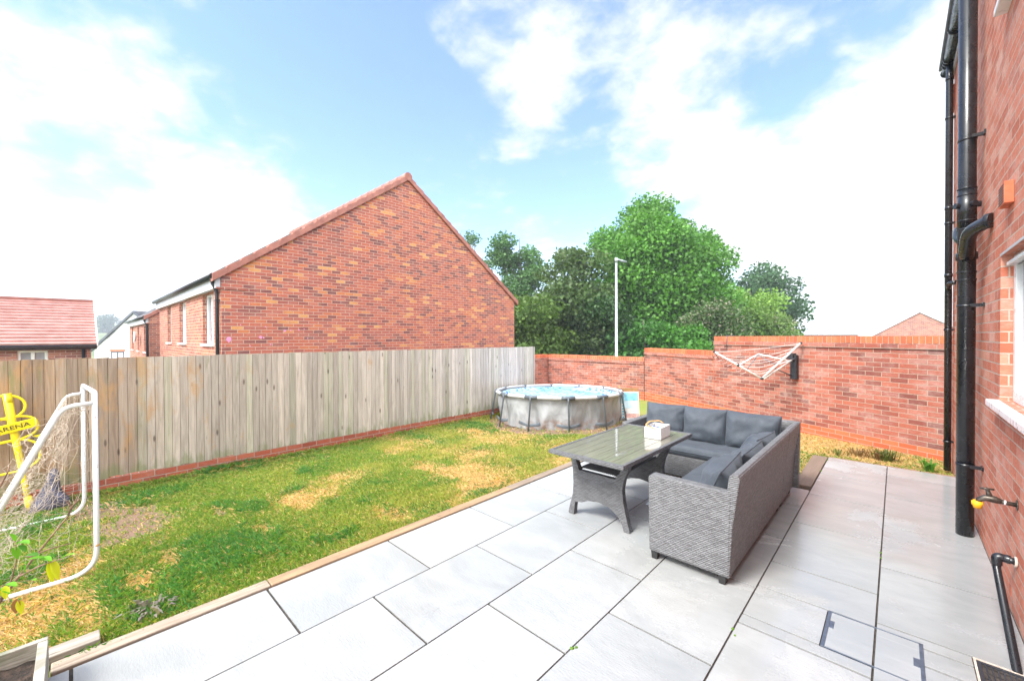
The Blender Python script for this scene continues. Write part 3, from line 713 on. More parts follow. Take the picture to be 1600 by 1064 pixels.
def gable_house(label, X, y0, eave, half, rise, length, base, ginfo, group='brick houses beyond the fence', near=True, wins=()):
    """gable faces +x at x=X between y0 and y0+2*half; eaves sides face -y / +y; ridge runs along x"""
    y1 = y0 + 2 * half; yr = y0 + half; zr = eave + rise
    t = thing('brick_house', label, 'house', (X - length / 2, yr, base), group)
    g_ = MB(); n = 1
    g_.add([(X, y0, base), (X, y1, base), (X, y1, eave), (X, yr, zr), (X, y0, eave)], [(0, 1, 2, 3, 4)])
    g_.build('gable_wall', ginfo[0], t, fixn=False)
    s_ = MB(); P = wall_face(s_, (X - length, y0, 0), (1, 0, 0), length, base, eave - .02, [w[:4] for w in wins], .10)
    s_.quad((X - length, y1, base), (X, y1, base), (X, y1, eave), (X - length, y1, eave))
    s_.add([(X - length, y0, base), (X - length, y1, base), (X - length, y1, eave), (X - length, yr, zr), (X - length, y0, eave)], [(0, 1, 2, 3, 4)])
    s_.build('side_wall', ginfo[1], t, fixn=False)
    for w in wins:
        window(P, w[0], w[1], w[2], w[3], .085, t, blind=w[4], mull=w[5])
    ov = .16; oh = .10; sl = rise / half
    rf = MB()
    for sgn, ye in ((-1, y0 - ov), (1, y1 + ov)):
        tiled_slope(rf, (X - length - .05, ye, eave - ov * sl + .10), (X + .02, ye, eave - ov * sl + .10), (X - length - .05, yr, zr + .10), (X + .02, yr, zr + .10))
    rf.build('roof', 'roof_tile_dark', t)
    # verge tiles: cloaked caps stepping up the gable
    vt = MB(); nv = round(math.hypot(half, rise) / .30)
    for sgn, ye in ((-1, y0 - ov), (1, y1 + ov)):
        for k in range(nv):
            a, b = k / nv, (k + 1) / nv
            ya, yb = ye + (yr - ye) * a, ye + (yr - ye) * b; za = eave - ov * sl + .10 + (zr - eave + ov * sl) * a; zb_ = eave - ov * sl + .10 + (zr - eave + ov * sl) * b
            dz = .035
            poly = [(X - .10, ya, za - .10), (X - .10, ya, za + .035 + dz), (X - .10, yb, zb_ + .035), (X - .10, yb, zb_ - .10)]
            vt.prism(poly, (.165, 0, 0))
    vt.build('verge', 'roof_tile', t, .006)
    rd = MB(); nr = round(length / .45)
    for k in range(nr):
        xa = X + .07 - k * (length / nr); xb = xa - length / nr
        rd.tube([(xa, yr, zr + .10), (xb + .01, yr, zr + .09)], .12, 12, flat=(1, 1))
    rd.build('ridge', 'roof_tile', t)
    fa = MB(); fa.box((X - length, y0 - .10, eave - .24), (X - .0, y0 - .012, eave + .005)); fa.build('fascia', 'soffit_grey', t)
    gu = MB(); gu.tube([(X - length - .1, y0 - .15, eave + .01), (X + .02, y0 - .15, eave + .01)], .055, 10); gu.build('gutter', 'black_gutter', t)
    dp = MB(); dp.tube(fillet([(X - .12, y0 - .15, eave), (X - .12, y0 - .13, eave - .12), (X - .12, y0 - .05, eave - .3), (X - .12, y0 - .05, base)], .08), .036 * (1 if near else 1.2), 10)
    for z in (eave - .5, eave - 1.9): dp.box((X - .18, y0 - .09, z), (X - .06, y0 - .0, z + .025))
    dp.build('downpipe', 'black_gutter', t)
    # corbelled brick corner under the eaves
    cb = MB(); cb.box((X - .002, y0 - .085, eave - .26), (X + .02, y0 + .42, eave - .22)); cb.build('corbel', ginfo[1], t)
    return t, P
X0 = -10.3; LEN = 9.3
wx = lambda x: x - (X0 - LEN)
nh, P = gable_house('large red and orange brick gabled house directly behind the wooden fence', X0, 2.08, 2.98, 4.5, 3.23, LEN, -2.3, ('gable_brick', 'side_brick'),
    wins=[(wx(-12.15), wx(-11.0), 1.56, 2.72, False, 1), (wx(-15.4), wx(-14.35), 1.56, 2.74, True, 0), (wx(-17.7), wx(-16.95), 1.56, 2.74, False, 1)])
# pink paint splashes on the gable, near the corner
sp_ = NM('pink_paint'); sp_.col((.72, .30, .50)); sp_.rough(.6)
pp = MB()
for (yy, zz, r) in ((2.21, 1.68, .055), (2.80, 1.72, .035), (2.205, 1.62, .02), (2.86, 1.70, .02), (3.3, 1.86, .028), (3.42, 1.87, .018), (3.6, 1.88, .02), (3.72, 1.90, .014), (2.9, 1.95, .015), (3.8, 1.68, .015), (3.0, 1.55, .014), (2.6, 1.52, .012), (2.42, 1.98, .014)):
    k = 11; pts = [(X0 + .002, yy + r * random.uniform(.6, 1.15) * math.cos(2 * PI * i / k), zz + r * random.uniform(.6, 1.15) * math.sin(2 * PI * i / k)) for i in range(k)]
    pp = MB(); pp.prism(pts, (.002, 0, 0)); pp.build('paint_splash', 'pink_paint', nh)
X2 = -22.2; L2 = 9.0; wx2 = lambda x: x - (X2 - L2)
h2, P2 = gable_house('smaller looking brick house with satellite dish, further left behind the large gabled house', X2, 2.03, 2.55, 4.4, 3.1, L2, -2.3, ('side_brick', 'side_brick'),
    wins=[(wx2(-24.1), wx2(-23.0), 1.10, 2.22, False, 1), (wx2(-26.9), wx2(-26.1), 1.10, 2.22, False, 0), (wx2(-29.8), wx2(-28.9), 1.10, 2.25, False, 1)], near=False)
d_ = MB(); d_.tube([(-25.5, 1.90, 1.75), (-25.5, 1.86, 1.75), (-25.5, 1.80, 1.75)], [.05, .2, .28], 16); d_.build('satellite_dish', 'sat_dish', h2)
# red roofed low house on the far left: ridge runs along y, slope faces +x
t = thing('brick_house', 'low brick house with a broad pinkish-red tiled roof at the far left', 'house', (-21, -4, -2.3), 'brick houses beyond the fence')
RX, RY0, RY1, EZ, RZ = -18., -12., .42, 1.44, 2.98
s_ = MB(); P = wall_face(s_, (RX, RY0, 0), (0, 1, 0), RY1 - .12 - RY0, -2.3, EZ, [(-1.15 - RY0, -.58 - RY0, .3, 1.36)], .09)
s_.box((-24, RY0, -2.3), (RX - .02, RY0 + .01, EZ)); s_.box((-24, RY1 - .13, -2.3), (RX - .02, RY1 - .12, EZ)); s_.build('wall', 'far_brick', t, fixn=False)
window(P, -1.15 - RY0, -.58 - RY0, .3, 1.36, .05, t, mull=1, fw=.06, mat_g='pane_slats')
rf = MB(); tiled_slope(rf, (RX + .22, RY0, EZ + .06), (RX + .22, RY1, EZ + .06), (-21.1, RY0, RZ), (-21.1, RY1, RZ), .25, .075); tiled_slope(rf, (-24.4, RY0, EZ), (-24.4, RY1, EZ), (-21.1, RY0, RZ), (-21.1, RY1, RZ), .3, .05)
rf.build('roof', 'roof_tile_pink', t)
rd = MB(); rd.tube([(-21.1, RY0, RZ + .03), (-21.1, RY1 + .02, RZ + .03)], .07, 8); rd.build('ridge', 'roof_tile', t)
vg = MB(); vg.prism([(RX + .25, RY1, EZ + .02), (-21.1, RY1, RZ - .04), (-21.1, RY1, RZ + .1), (RX + .25, RY1, EZ + .16)], (0, .03, 0)); vg.build('verge', 'white_upvc', t)
gu = MB(); gu.box((RX + .02, RY0, EZ - .06), (RX + .22, RY1, EZ + .05)); gu.tube([(RX + .25, RY0, EZ + .02), (RX + .25, RY1, EZ + .02)], .06, 8); gu.build('gutter', 'black_gutter', t)
dp = MB(); dp.tube([(RX + .06, RY1 - .28, EZ), (RX + .06, RY1 - .28, -2.3)], .04, 8); dp.build('downpipe', 'black_gutter', t)
# white rendered gable house between them
t = thing('rendered_house', 'white rendered house with a dark edged gable, right of the pinkish-red roof', 'house', (-38, 2.7, -2.3))
wd = Vector((-38.44 + 39.84, 2.28 - .96, 0)).normalized(); nb = Vector((-wd.y, wd.x, 0)); ap = Vector((-38.0, 2.72, 0)); hw = 2.75; zE, zA = .95, 3.40
Pw = lambda u, z, d=0: ap + wd * u + nb * d + Vector((0, 0, z))
s_ = MB()
s_.add([Pw(-hw, -2.3), Pw(hw, -2.3), Pw(hw, zE), Pw(0, zA), Pw(-hw, zE)], [(0, 1, 2, 3, 4)]); s_.quad(Pw(-hw, -2.3), Pw(-hw, -2.3, 8), Pw(-hw, zE, 8), Pw(-hw, zE)); s_.quad(Pw(hw, -2.3), Pw(hw, -2.3, 8), Pw(hw, zE, 8), Pw(hw, zE))
s_.build('wall', 'render_white', t)
s_ = MB()
for sg in (-1, 1):
    s_.prism([Pw(sg * (hw + .2), zE - .18, -.12), Pw(0, zA, -.12), Pw(0, zA + .16, -.12), Pw(sg * (hw + .2), zE - .02, -.12)], nb * .14)
s_.build('bargeboard', 'anthracite', t)
rf = MB()
for sg in (-1, 1): tiled_slope(rf, Pw(sg * (hw + .22), zE - .02, .02), Pw(sg * (hw + .22), zE - .02, 8), Pw(0, zA + .16, .02), Pw(0, zA + .16, 8), .35)
rf.build('roof', 'roof_tile_dark', t)
pn = MB(); pn.prism([Pw(-1.9, zE + .66, -.0), Pw(-1.3, zE + 1.2, -.0), Pw(-1.3, zE + 1.28, -.0), Pw(-1.9, zE + .74, 0)], nb * 3); pn.build('skylight', 'pane_pale', t)
w_ = window(Pw, -1.62, -.72, -.4, .80, -.02, t, mat_f='anthracite', mat_g='pane_pale', sill=False, fw=.08)
li = MB(); li.prism([Pw(-1.68, .805, -.03), Pw(-.66, .805, -.03), Pw(-.66, .93, -.03), Pw(-1.68, .93, -.03)], nb * .03); li.build('lintel', 'terracotta', t)
# far brick gable seen over the wall on the right
t = thing('brick_house', 'distant brick gable with grey verge showing above the garden wall on the right', 'house', (1.4, 52, -2.3))
gd = Vector((1, .02, 0)); ap = Vector((1.42, 49.40, 0)); Pg = lambda u, z, d=0: ap + gd * u + Vector((-gd.y, gd.x, 0)) * d + Vector((0, 0, z))
s_ = MB(); s_.add([Pg(-3.4, -2.3), Pg(3.4, -2.3), Pg(3.4, 1.35), Pg(0, 3.62), Pg(-3.4, 1.35)], [(0, 1, 2, 3, 4)]); s_.quad(Pg(-3.4, -2.3), Pg(-3.4, -2.3, 9), Pg(-3.4, 1.35, 9), Pg(-3.4, 1.35)); s_.build('wall', 'far_brick', t)
s_ = MB()
for sg in (-1, 1): s_.prism([Pg(sg * 3.7, 1.2, -.1), Pg(0, 3.62, -.1), Pg(0, 3.76, -.1), Pg(sg * 3.7, 1.34, -.1)], Vector((-gd.y, gd.x, 0)) * .3)
s_.build('verge', 'soffit_grey', t)
rf = MB()
for sg in (-1, 1): tiled_slope(rf, Pg(sg * 3.7, 1.34, .1), Pg(sg * 3.7, 1.34, 9), Pg(0, 3.76, .1), Pg(0, 3.76, 9), .35)
rf.build('roof', 'roof_tile_dark', t)
s_ = MB(); s_.tube([Pg(2.2, -2.3, -.1), Pg(2.2, 2.1, -.1)], .06, 8); s_.build('flue', 'black_gutter', t)
# flat roofed sliver further left
t = thing('flat_roof_building', 'grey flat roofed building edge just showing over the brick wall beside the trees', 'building', (-9.5, 76, -2.3))
s_ = MB(); Mr = Matrix.Translation((-9.4, 73.5, 0)) @ Matrix.Rotation(R_(-43), 4, 'Z'); s_.box((-1.6, 0, -2.3), (1.7, 6, 1.75), M=Mr); s_.build('wall', 'far_brick', t)
s_ = MB(); s_.box((-1.9, -.3, 1.75), (2.0, 6.3, 2.05), M=Mr); s_.build('roof', 'soffit_grey', t)

# ------------------------------------------------------------------ own house
XW = .523; HY = 7.72
t = thing('brick_house', 'near red brick house wall with black pipes along the right edge', 'house', (3.5, 2.5, 0)); own = t
s_ = MB()
# face towards -x : run along -y so the inside lies on +x
P = wall_face(s_, (XW, HY, 0), (0, -1, 0), HY + 3.2, -.3, 5.02, [(HY - 4.39, HY - 3.15, 1.25, 2.245), (HY - 4.15, HY - 3.0, 3.86, 4.8)], .058)
s_.quad((XW, HY, -.3), (9, HY, -.3), (9, HY, 5.02), (XW, HY, 5.02)); s_.quad((XW, -3.2, -.3), (9, -3.2, -.3), (9, -3.2, 5.02), (XW, -3.2, 5.02))
s_.build('wall', 'own_brick', t, fixn=False)
wi = window(P, HY - 4.39, HY - 3.15, 1.25, 2.245, .058, t, mull=1, fw=.07, sill=False)
s_ = MB(); s_.box((.462, 3.08, 1.205), (.585, 4.445, 1.249)); s_.build('sill', 'white_upvc', wi, .006)
s_ = MB(); s_.box((.520, 3.10, 2.246), (.60, 4.40, 2.262)); s_.build('lintel', 'soffit_grey', wi)
s_ = MB(); s_.box((.545, 3.16, 2.175), (.60, 4.36, 2.20)); s_.build('drip_trim', 'white_upvc', wi, .004)
wu = window(P, HY - 4.15, HY - 3.0, 3.86, 4.8, .058, t, mull=1, fw=.07, sill=False)
s_ = MB(); s_.box((.462, 2.95, 3.815), (.585, 4.21, 3.859)); s_.build('sill', 'white_upvc', wu, .006)
rf = MB(); tiled_slope(rf, (.40, -3.4, 5.16), (.40, HY + .1, 5.16), (5, -3.4, 8.0), (5, HY + .1, 8.0), .3)
rf.build('roof', 'roof_tile_dark', t)
s_ = MB(); s_.box((.500, -3.4, 5.0), (.520, HY + .05, 5.15)); s_.box((.52, -3.4, 5.022), (.56, HY + .05, 5.05)); s_.build('fascia', 'soffit_grey', t)
gu = MB(); gu.tube([(.462, -3.4, 5.115), (.462, HY + .10, 5.115)], .050, 16)
for yy in (7.42, 7.50, 7.58, 6.75, 7.80): gu.tube([(.462, yy - .012, 5.115), (.462, yy + .012, 5.115)], .059, 16)
gu.build('gutter', 'black_plastic', t)
s_ = MB(); s_.box((.485, 7.60, 4.70), (.53, HY + .02, 4.86)); s_.box((.50, 7.62, 4.55), (.53, HY + .02, 4.70)); s_.build('corbel', 'terracotta', t)
dp = MB(); dp.tube([(.470, 7.50, 5.07), (.470, 7.50, 4.9), (.470, 7.50, 0)], .034, 16)
for z in (4.9, 3.29, 2.45): dp.tube([(.470, 7.50, z - .02), (.470, 7.50, z + .02)], .038, 16)
dpo = dp.build('downpipe', 'black_plastic', t)
for z in (4.409, 3.10, 1.168 + .6, .364):
    s_ = MB(); s_.tube([(.470, 7.50, z - .012), (.470, 7.50, z + .012)], .040, 14); s_.box((.478, 7.475, z - .01), (XW, 7.525, z + .012)); s_.build('bracket', 'black_plastic', dpo)
s_ = MB(); s_.tube(fillet([(.47, 7.46, 2.28), (.47, 7.36, 2.34), (XW, 7.30, 2.34)], .06), .026, 12); s_.build('branch_pipe', 'black_plastic', dpo)
SX, SY = .430, 5.185
sp = MB(); sp.tube([(SX, SY, -.01), (SX, SY, 5.9)], .0555, 28); spo = sp.build('soil_pipe', 'black_plastic', t)
def ring(z, r=.060, h=.007, parent=spo, name='collar'):
    s_ = MB(); s_.tube([(SX, SY, z - h), (SX, SY, z + h)], r, 28); s_.build(name, 'black_plastic', parent, .002)
ring(2.94, .0605, .006); ring(2.885, .0605, .006); ring(2.67, .0605, .006); ring(2.60, .0605, .006); ring(2.37, .066, .03); ring(2.235, .0605, .006); ring(2.17, .0605, .006)
s_ = MB(); s_.tube([(SX, SY, 2.60), (SX, SY, 2.94)], .0585, 28); s_.build('junction', 'black_plastic', spo)
for (dx, dy) in ((-.062, -.03), (.04, -.065), (.068, .0)):
    v = Vector((dx, dy, 0)).normalized(); s_ = MB(); b_p = Vector((SX, SY, 2.80)); s_.tube([b_p + v * .04, b_p + v * .082], .024, 16); s_.build('boss', 'black_plastic', spo, .002)
s_ = MB(); s_.tube(fillet([(SX, SY - .0, 2.345), (SX - .01, SY - .10, 2.40), (SX - .01, SY - .30, 2.53), (XW - .02, SY - .47, 2.56), (XW, SY - .49, 2.56)], .16, 8), .047, 22)
bp = s_.build('branch_pipe', 'black_plastic', spo)
s_ = MB(); s_.tube([(XW - .028, SY - .475, 2.56), (XW - .004, SY - .492, 2.56)], .056, 22); s_.build('flange', 'black_plastic', spo, .002)
s_ = MB(); s_.tube(fillet([(SX, SY + .05, 2.50), (SX - .03, SY + .17, 2.56), (SX - .02, SY + .3, 2.66), (XW, SY + .36, 2.68)], .1, 6), .044, 18); s_.build('branch_pipe', 'black_plastic', spo)
for z in (3.354, 1.95, .60):
    s_ = MB(); s_.tube([(SX, SY, z - .012), (SX, SY, z + .012)], .0585, 28); s_.box((SX + .02, SY - .085, z - .012), (XW, SY - .06, z + .014)); s_.box((XW - .012, SY - .12, z - .012), (XW, SY - .05, z + .02)); s_.build('bracket', 'black_plastic', spo)
# air vent
v_ = MB(); v_.box((.480, 3.94, 2.52), (.522, 4.13, 2.655)); vo = v_.build('air_vent', 'terracotta', t, .003)
v_ = MB()
for i in range(9):
    for j in range(7): v_.box((.4785, 3.952 + i * .019, 2.53 + j * .017), (.4795, 3.963 + i * .019, 2.54 + j * .017))
v_.build('vent_hole', 'ink', vo)
for (yy, zz) in ((5.33, .075), (3.95, .085)):
    v_ = MB(); v_.box((.5205, yy, zz), (.524, yy + .06, zz + .065)); v_.build('weep_vent', 'terracotta', t)
# outside tap
TY = 3.79; TZ = .70
tp = MB(); tp.tube([(XW, TY, TZ), (XW - .005, TY, TZ)], .030, 16); tp.tube([(XW, TY, TZ), (XW - .095, TY, TZ + .005)], .0125, 14); tpo = tp.build('tap', 'brass_dark', t)
s_ = MB(); s_.tube([(XW - .045, TY, TZ + .002), (XW - .052, TY, TZ + .003)], .0145, 14); s_.build('seal', 'white_upvc', tpo)
s_ = MB(); s_.tube([(XW - .06, TY, TZ + .003), (XW - .085, TY, TZ + .01), (XW - .125, TY, TZ + .012), (XW - .15, TY, TZ - .005), (XW - .155, TY, TZ - .03)], [.014, .021, .019, .015, .013], 14)
s_.tube([(XW - .105, TY, TZ + .01), (XW - .118, TY, TZ + .065)], [.015, .009], 12); s_.build('tap_body', 'brass_dark', tpo)
s_ = MB(); s_.tube([(XW - .148, TY, TZ + .066), (XW - .09, TY, TZ + .070)], .006, 10); s_.tube([(XW - .119, TY - .025, TZ + .068), (XW - .119, TY + .025, TZ + .068)], .005, 10); s_.build('tap_handle', 'brass_dark', tpo)
s_ = MB(); s_.tube([(XW - .155, TY, TZ - .015), (XW - .157, TY, TZ - .035), (XW - .158, TY, TZ - .06)], [.022, .024, .018], 10); s_.tube([(XW - .135, TY, TZ - .028), (XW - .182, TY, TZ - .032)], .014, 8); s_.build('hose_connector', 'orange_yellow', tpo)
# waste pipe to the gully
WY = 3.87; wp = MB()
wp.tube([(XW + .01, 3.78, .365), (.462, 3.80, .365)], .0185, 16); wp.tube([(.445, 3.795, .362), (.445, 3.79, .30), (.452, 3.24, -.01)], .0185, 18)
wpo = wp.build('waste_pipe', 'black_plastic', t)
s_ = MB(); s_.tube(fillet([(.478, 3.80, .365), (.445, 3.80, .367), (.445, 3.79, .32)], .02), .0235, 16); s_.tube([(.500, 3.795, .365), (.478, 3.80, .365)], .0245, 16); s_.build('elbow', 'black_plastic', wpo, .001)
s_ = MB(); s_.tube([(XW - .002, 3.78, .365), (XW - .012, 3.78, .365)], .031, 14); s_.build('mortar_collar', 'mortar', wpo)

# ------------------------------------------------------------------ street lamp
t = thing('street_lamp', 'slim grey street lamp standing behind the low brick wall in front of the big tree', 'street lamp', (-9.99, 18.08, -2.3))
s_ = MB(); s_.tube([(-9.99, 18.08, -2.3), (-9.99, 18.08, -1.0), (-9.99, 18.08, -.95), (-9.99, 18.08, 5.30)], [.11, .11, .075, .055], 14); s_.build('pole', 'galvanised', t)
s_ = MB(); b_ = Vector((-9.99, 18.08, 5.30)); dr = Vector((.62, .60, 0)).normalized()
s_.tube([b_, b_ + Vector((0, 0, .22))], .075, 12); s_.tube([b_ + Vector((0, 0, .12)), b_ + dr * .10 + Vector((0, 0, .12)), b_ + dr * .5 + Vector((0, 0, .02))], [.06, .10, .09], 12, flat=(1, .45)); s_.build('lamp_head', 'galvanised', t)
s_ = MB(); s_.tube([b_ + dr * .18 + Vector((0, 0, .055)), b_ + dr * .48 + Vector((0, 0, -.025))], .06, 10, flat=(1, .2)); s_.build('lens', 'pane_pale', t)

# ------------------------------------------------------------------ trees
def tree(name, label, px, yt, yb, hw, d, base, var, n_leaf, leaf, clusters, seed, trunkr=.16, sparse=0., flower=None, trunk=True, group='trees beyond the brick walls'):
    rg = np.random.default_rng(seed)
    cen = Vector((0, 0, H)) + (F0 + R0 * ((px - 800) / 639.5) + U0 * ((532 - (yt + yb) / 2) / 639.5)) * d
    rx = hw * 1.08 * d / 639.5; rz = (yb - yt) / 2 * d / 639.5
    root = Vector((cen.x, cen.y, -2.3)); t = thing(name, label, 'tree', root.to_tuple(), group)
    # clump centres spread through the crown, most of them near its outline
    cl = []
    while len(cl) < clusters:
        u = rg.normal(size=3); u /= np.linalg.norm(u); r = rg.random() ** .30
        bump_ = 1 + .20 * noise.noise(Vector((u[0] * 1.7 + seed, u[1] * 1.7, u[2] * 1.7))) 
        tap = 1 - .0 * max(0, u[2]) ** 1.5 * r
        p = np.array((u[0] * rx * tap, u[1] * rx * tap, u[2] * rz)) * r * .90 * bump_
        cl.append((p + np.array(cen), rg.uniform(.7, 1.12)))
    per = n_leaf // clusters; Vs = []; Cs = []
    crr = (rx * rx * rz) ** (1 / 3) * (2.1 / clusters ** (1 / 3)) * .70
    for cp_, sz in cl:
        k = int(per * sz * sz); rad = crr * sz * (1 - sparse * .35)
        u = rg.normal(size=(k, 3)); u /= np.linalg.norm(u, axis=1)[:, None]; rr = rg.random(k) ** .42
        p = u * rr[:, None] * np.array((rad * 1.15, rad * 1.15, rad * .78)) + cp_
        p += rg.normal(size=(k, 3)) * rad * .06
        a = rg.normal(size=(k, 3)); a[:, 2] -= .5; a /= np.linalg.norm(a, axis=1)[:, None]
        b = np.cross(a, rg.normal(size=(k, 3))); b /= np.linalg.norm(b, axis=1)[:, None]
        L_ = leaf * rg.uniform(.6, 1.35, (k, 1)); Wd = L_ * .42
        q = np.stack([p, p + a * L_ * .5 + b * Wd, p + a * L_, p + a * L_ * .5 - b * Wd], 1)
        tone = rg.uniform(.75, 1.25, (k, 1)) * rg.uniform(.85, 1.18)
        pal = np.array(base); v2 = np.array(var); mixf = rg.random((k, 1)) * .6 + rg.random() * .4
        c = (pal * (1 - mixf) + v2 * mixf) * tone
        if flower is not None:
            fl = rg.random(k) < .16; c[fl] = np.array(flower) * rg.uniform(.7, 1.1, (fl.sum(), 1))
        Vs.append(q.reshape(-1, 3)); Cs.append(np.repeat(c, 4, 0))
    Vs = np.concatenate(Vs); Cs = np.concatenate(Cs)
    Vs -= np.array(root) * 0
    fast_mesh('crown', Vs, np.arange(len(Vs)), 4, Cs, 'tree_leaf', t)
    tr = MB(); fork = Vector((root.x, root.y, cen.z - rz * .55))
    tr.tube([root, root.lerp(fork, .5) + Vector((rg.uniform(-.1, .1), rg.uniform(-.1, .1), 0)), fork], [trunkr * 1.5, trunkr * 1.1, trunkr], 9)
    top = Vector((cen.x, cen.y, cen.z + rz * .75)); tr.tube([fork, fork.lerp(top, .5) + Vector((.2, -.1, 0)), top], [trunkr, trunkr * .55, .02], 7)
    for cp_, sz in cl[::2]:
        c_ = Vector(cp_); f_ = fork.lerp(top, max(0, min(.8, (c_.z - fork.z) / max(.1, top.z - fork.z) * .6)))
        mid = f_.lerp(c_, .5) + Vector((0, 0, -.12 * (c_ - f_).length))
        tr.tube([f_, mid, c_], [trunkr * .38, trunkr * .22, .015], 5)
    tr.build('trunk', 'bark', t); return t
G1, G1b = (.055, .175, .022), (.115, .27, .035)
tree('ash_tree', 'tallest bright green broadleaf tree behind the street lamp', 1024, 324, 560, 95, 28, G1, G1b, 140000, .20, 120, 1, .24)
tree('sycamore_tree', 'dark olive green tree with reddish tips, left of the street lamp', 893, 380, 620, 58, 25, (.050, .108, .028), (.10, .145, .042), 36000, .20, 50, 2, .2)
tree('ash_tree', 'airy light green tree rising left of the dark olive tree', 812, 340, 600, 40, 33, (.06, .15, .045), (.11, .21, .07), 22000, .20, 34, 3, .14, sparse=1)
tree('ash_tree', 'thin wispy pale tree peeping over the right slope of the brick gable', 742, 352, 600, 30, 35, (.07, .16, .05), (.12, .22, .08), 7000, .18, 22, 4, .11, sparse=1)
tree('field_maple', 'yellowish green bushy tree at the right corner of the brick gabled house', 838, 432, 640, 52, 23, (.055, .115, .020), (.11, .17, .028), 24000, .18, 40, 5, .14)
tree('oak_tree', 'rounded dark bluish green tree at the right end behind the paler trees', 1192, 412, 600, 48, 42, (.03, .085, .035), (.06, .13, .05), 24000, .30, 40, 6, .2)
tree('willow_tree', 'pale yellow-green feathery tree between the tall tree and the dark round one', 1172, 436, 600, 42, 31, (.12, .23, .04), (.20, .32, .06), 30000, .19, 36, 7, .14)
tree('hawthorn_shrub', 'grey-green shrub dotted with pale blossom above the step in the wall', 1112, 462, 620, 42, 22, (.05, .10, .03), (.085, .14, .045), 14000, .13, 28, 8, .08, flower=(.34, .30, .24))
tree('hawthorn_shrub', 'light green bush at the far right end of the tree line', 1216, 482, 600, 28, 29, (.10, .18, .04), (.16, .25, .06), 9000, .17, 18, 9, .08, flower=(.3, .3, .2))
tree('field_maple', 'dense deep green tree just right of the street lamp base', 1005, 480, 640, 50, 22.5, (.035, .12, .02), (.07, .20, .03), 20000, .18, 32, 10, .12)
tree('field_maple', 'dark green tree between the low wall and the street lamp', 935, 462, 640, 42, 23, (.022, .065, .018), (.05, .11, .025), 18000, .18, 30, 12, .12)
tree('field_maple', 'small bright green tree low behind the middle stretch of wall', 1062, 500, 640, 40, 21.5, (.05, .17, .022), (.09, .25, .03), 14000, .17, 24, 13, .1)
tree('oak_tree', 'lone distant tree on the hillside left of the white rendered house', 165, 492, 525, 12, 270, (.03, .07, .04), (.05, .09, .05), 2600, 1.1, 16, 14, .3, group='distant trees')

# ------------------------------------------------------------------ cushions
def cushion(name, parent, cen, ax, ay, w, h, th, seed=0, p=3.0, n=22, wrinkle=.012, sag=0., mat='cushion_fabric', piping=True, loc=None):
    """pillow centred at cen; ax,ay in-plane unit axes; normal = ax x ay"""
    cen, ax, ay = Vector(cen), Vector(ax).normalized(), Vector(ay).normalized(); nn = ax.cross(ay).normalized()
    mb = MB(); vs = []; fs = []
    for side in (1, -1):
        o_ = len(vs)
        for i in range(n + 1):
            for j in range(n + 1):
                u, v = -1 + 2 * i / n, -1 + 2 * j / n
                e = (max(0, 1 - abs(u) ** p) * max(0, 1 - abs(v) ** p)) ** (.62 if p < 5 else .42)
                pin = 1 - .035 * (1 - abs(v) ** 2) * abs(u) ** 6 - .0
                pinv = 1 - .05 * (1 - abs(u) ** 2) * abs(v) ** 6
                x, y = u * w / 2 * pin, v * h / 2 * pinv
                q = Vector((x * 5 + seed * 3.1, y * 5, side * 2))
                wz = wrinkle * (noise.noise(q) + .5 * noise.noise(q * 2.3)) * min(1, e * 2)
                # creases running out of the corners
                cr_ = .6 * wrinkle * math.sin((abs(u) - abs(v)) * 16 + seed) * (abs(u) * abs(v)) ** 2 * e
                z = side * (th / 2 * e + .006) + wz * side + cr_ - sag * (1 - u * u) * 0
                y2 = y - sag * (1 - u * u) * (v > 0) * v
                vs.append(cen + ax * x + ay * y2 + nn * z)
        for i in range(n):
            for j in range(n):
                a = o_ + i * (n + 1) + j; q = [a, a + n + 1, a + n + 2, a + 1]
                fs.append(q if side > 0 else q[::-1])
    N1 = (n + 1) ** 2; rim = [i * (n + 1) for i in range(n + 1)] + [n * (n + 1) + j for j in range(1, n + 1)] + [i * (n + 1) + n for i in range(n - 1, -1, -1)] + [j for j in range(n - 1, 0, -1)]
    for a, b in zip(rim, rim[1:] + rim[:1]): fs.append([a, a + N1, b + N1, b])
    mb.add(vs, fs, True); c_ = mb.build(name, mat, parent)
    if piping:
        pb = MB(); pb.tube([(Vector(vs[a]) + Vector(vs[a + N1])) / 2 for a in rim], .0055, 6, closed=True); pb.build('piping', mat, c_)
    return c_
# ------------------------------------------------------------------ rattan sofa, long section along the right side
T = thing('rattan_sofa', 'long grey rattan sofa section with its woven arm facing the camera', 'sofa', (-1.1, 3.8, 0), 'rattan corner sofa sections')
s_ = MB(); s_.box((-1.385, 3.085, .065), (-.90, 4.74, .305)); s_.build('base', 'rattan', T, .012)
arm = MB(); arm.prism([(-1.385, 3.0, .062), (-.818, 3.0, .062), (-.800, 3.0, .645), (-1.36, 3.0, .650), (-1.392, 3.0, .630)], (0, .085, 0)); arm.build('arm', 'rattan', T, .014)
def backrest(parent, y0, y1, name='backrest'):
    b = MB(); pr_ = [(-.885, .062), (-.818, .062), (-.800, .40), (-.752, .752), (-.765, .772), (-.800, .775), (-.822, .755), (-.87, .40)]
    b.prism([(x, y0, z) for x, z in pr_], (0, y1 - y0, 0)); return b.build(name, 'rattan', parent, .008)
backrest(T, 3.0 + .003, 4.742)
for (x, y) in ((-1.35, 3.02), (-.87, 3.02), (-1.35, 4.64), (-.86, 4.64)):
    s_ = MB(); s_.prism([(x - .028, y - .0, .064), (x + .028, y, .064), (x + .020, y, 0), (x - .020, y, 0)], (0, .05, 0)); s_.build('foot', 'feet_black', T, .003)
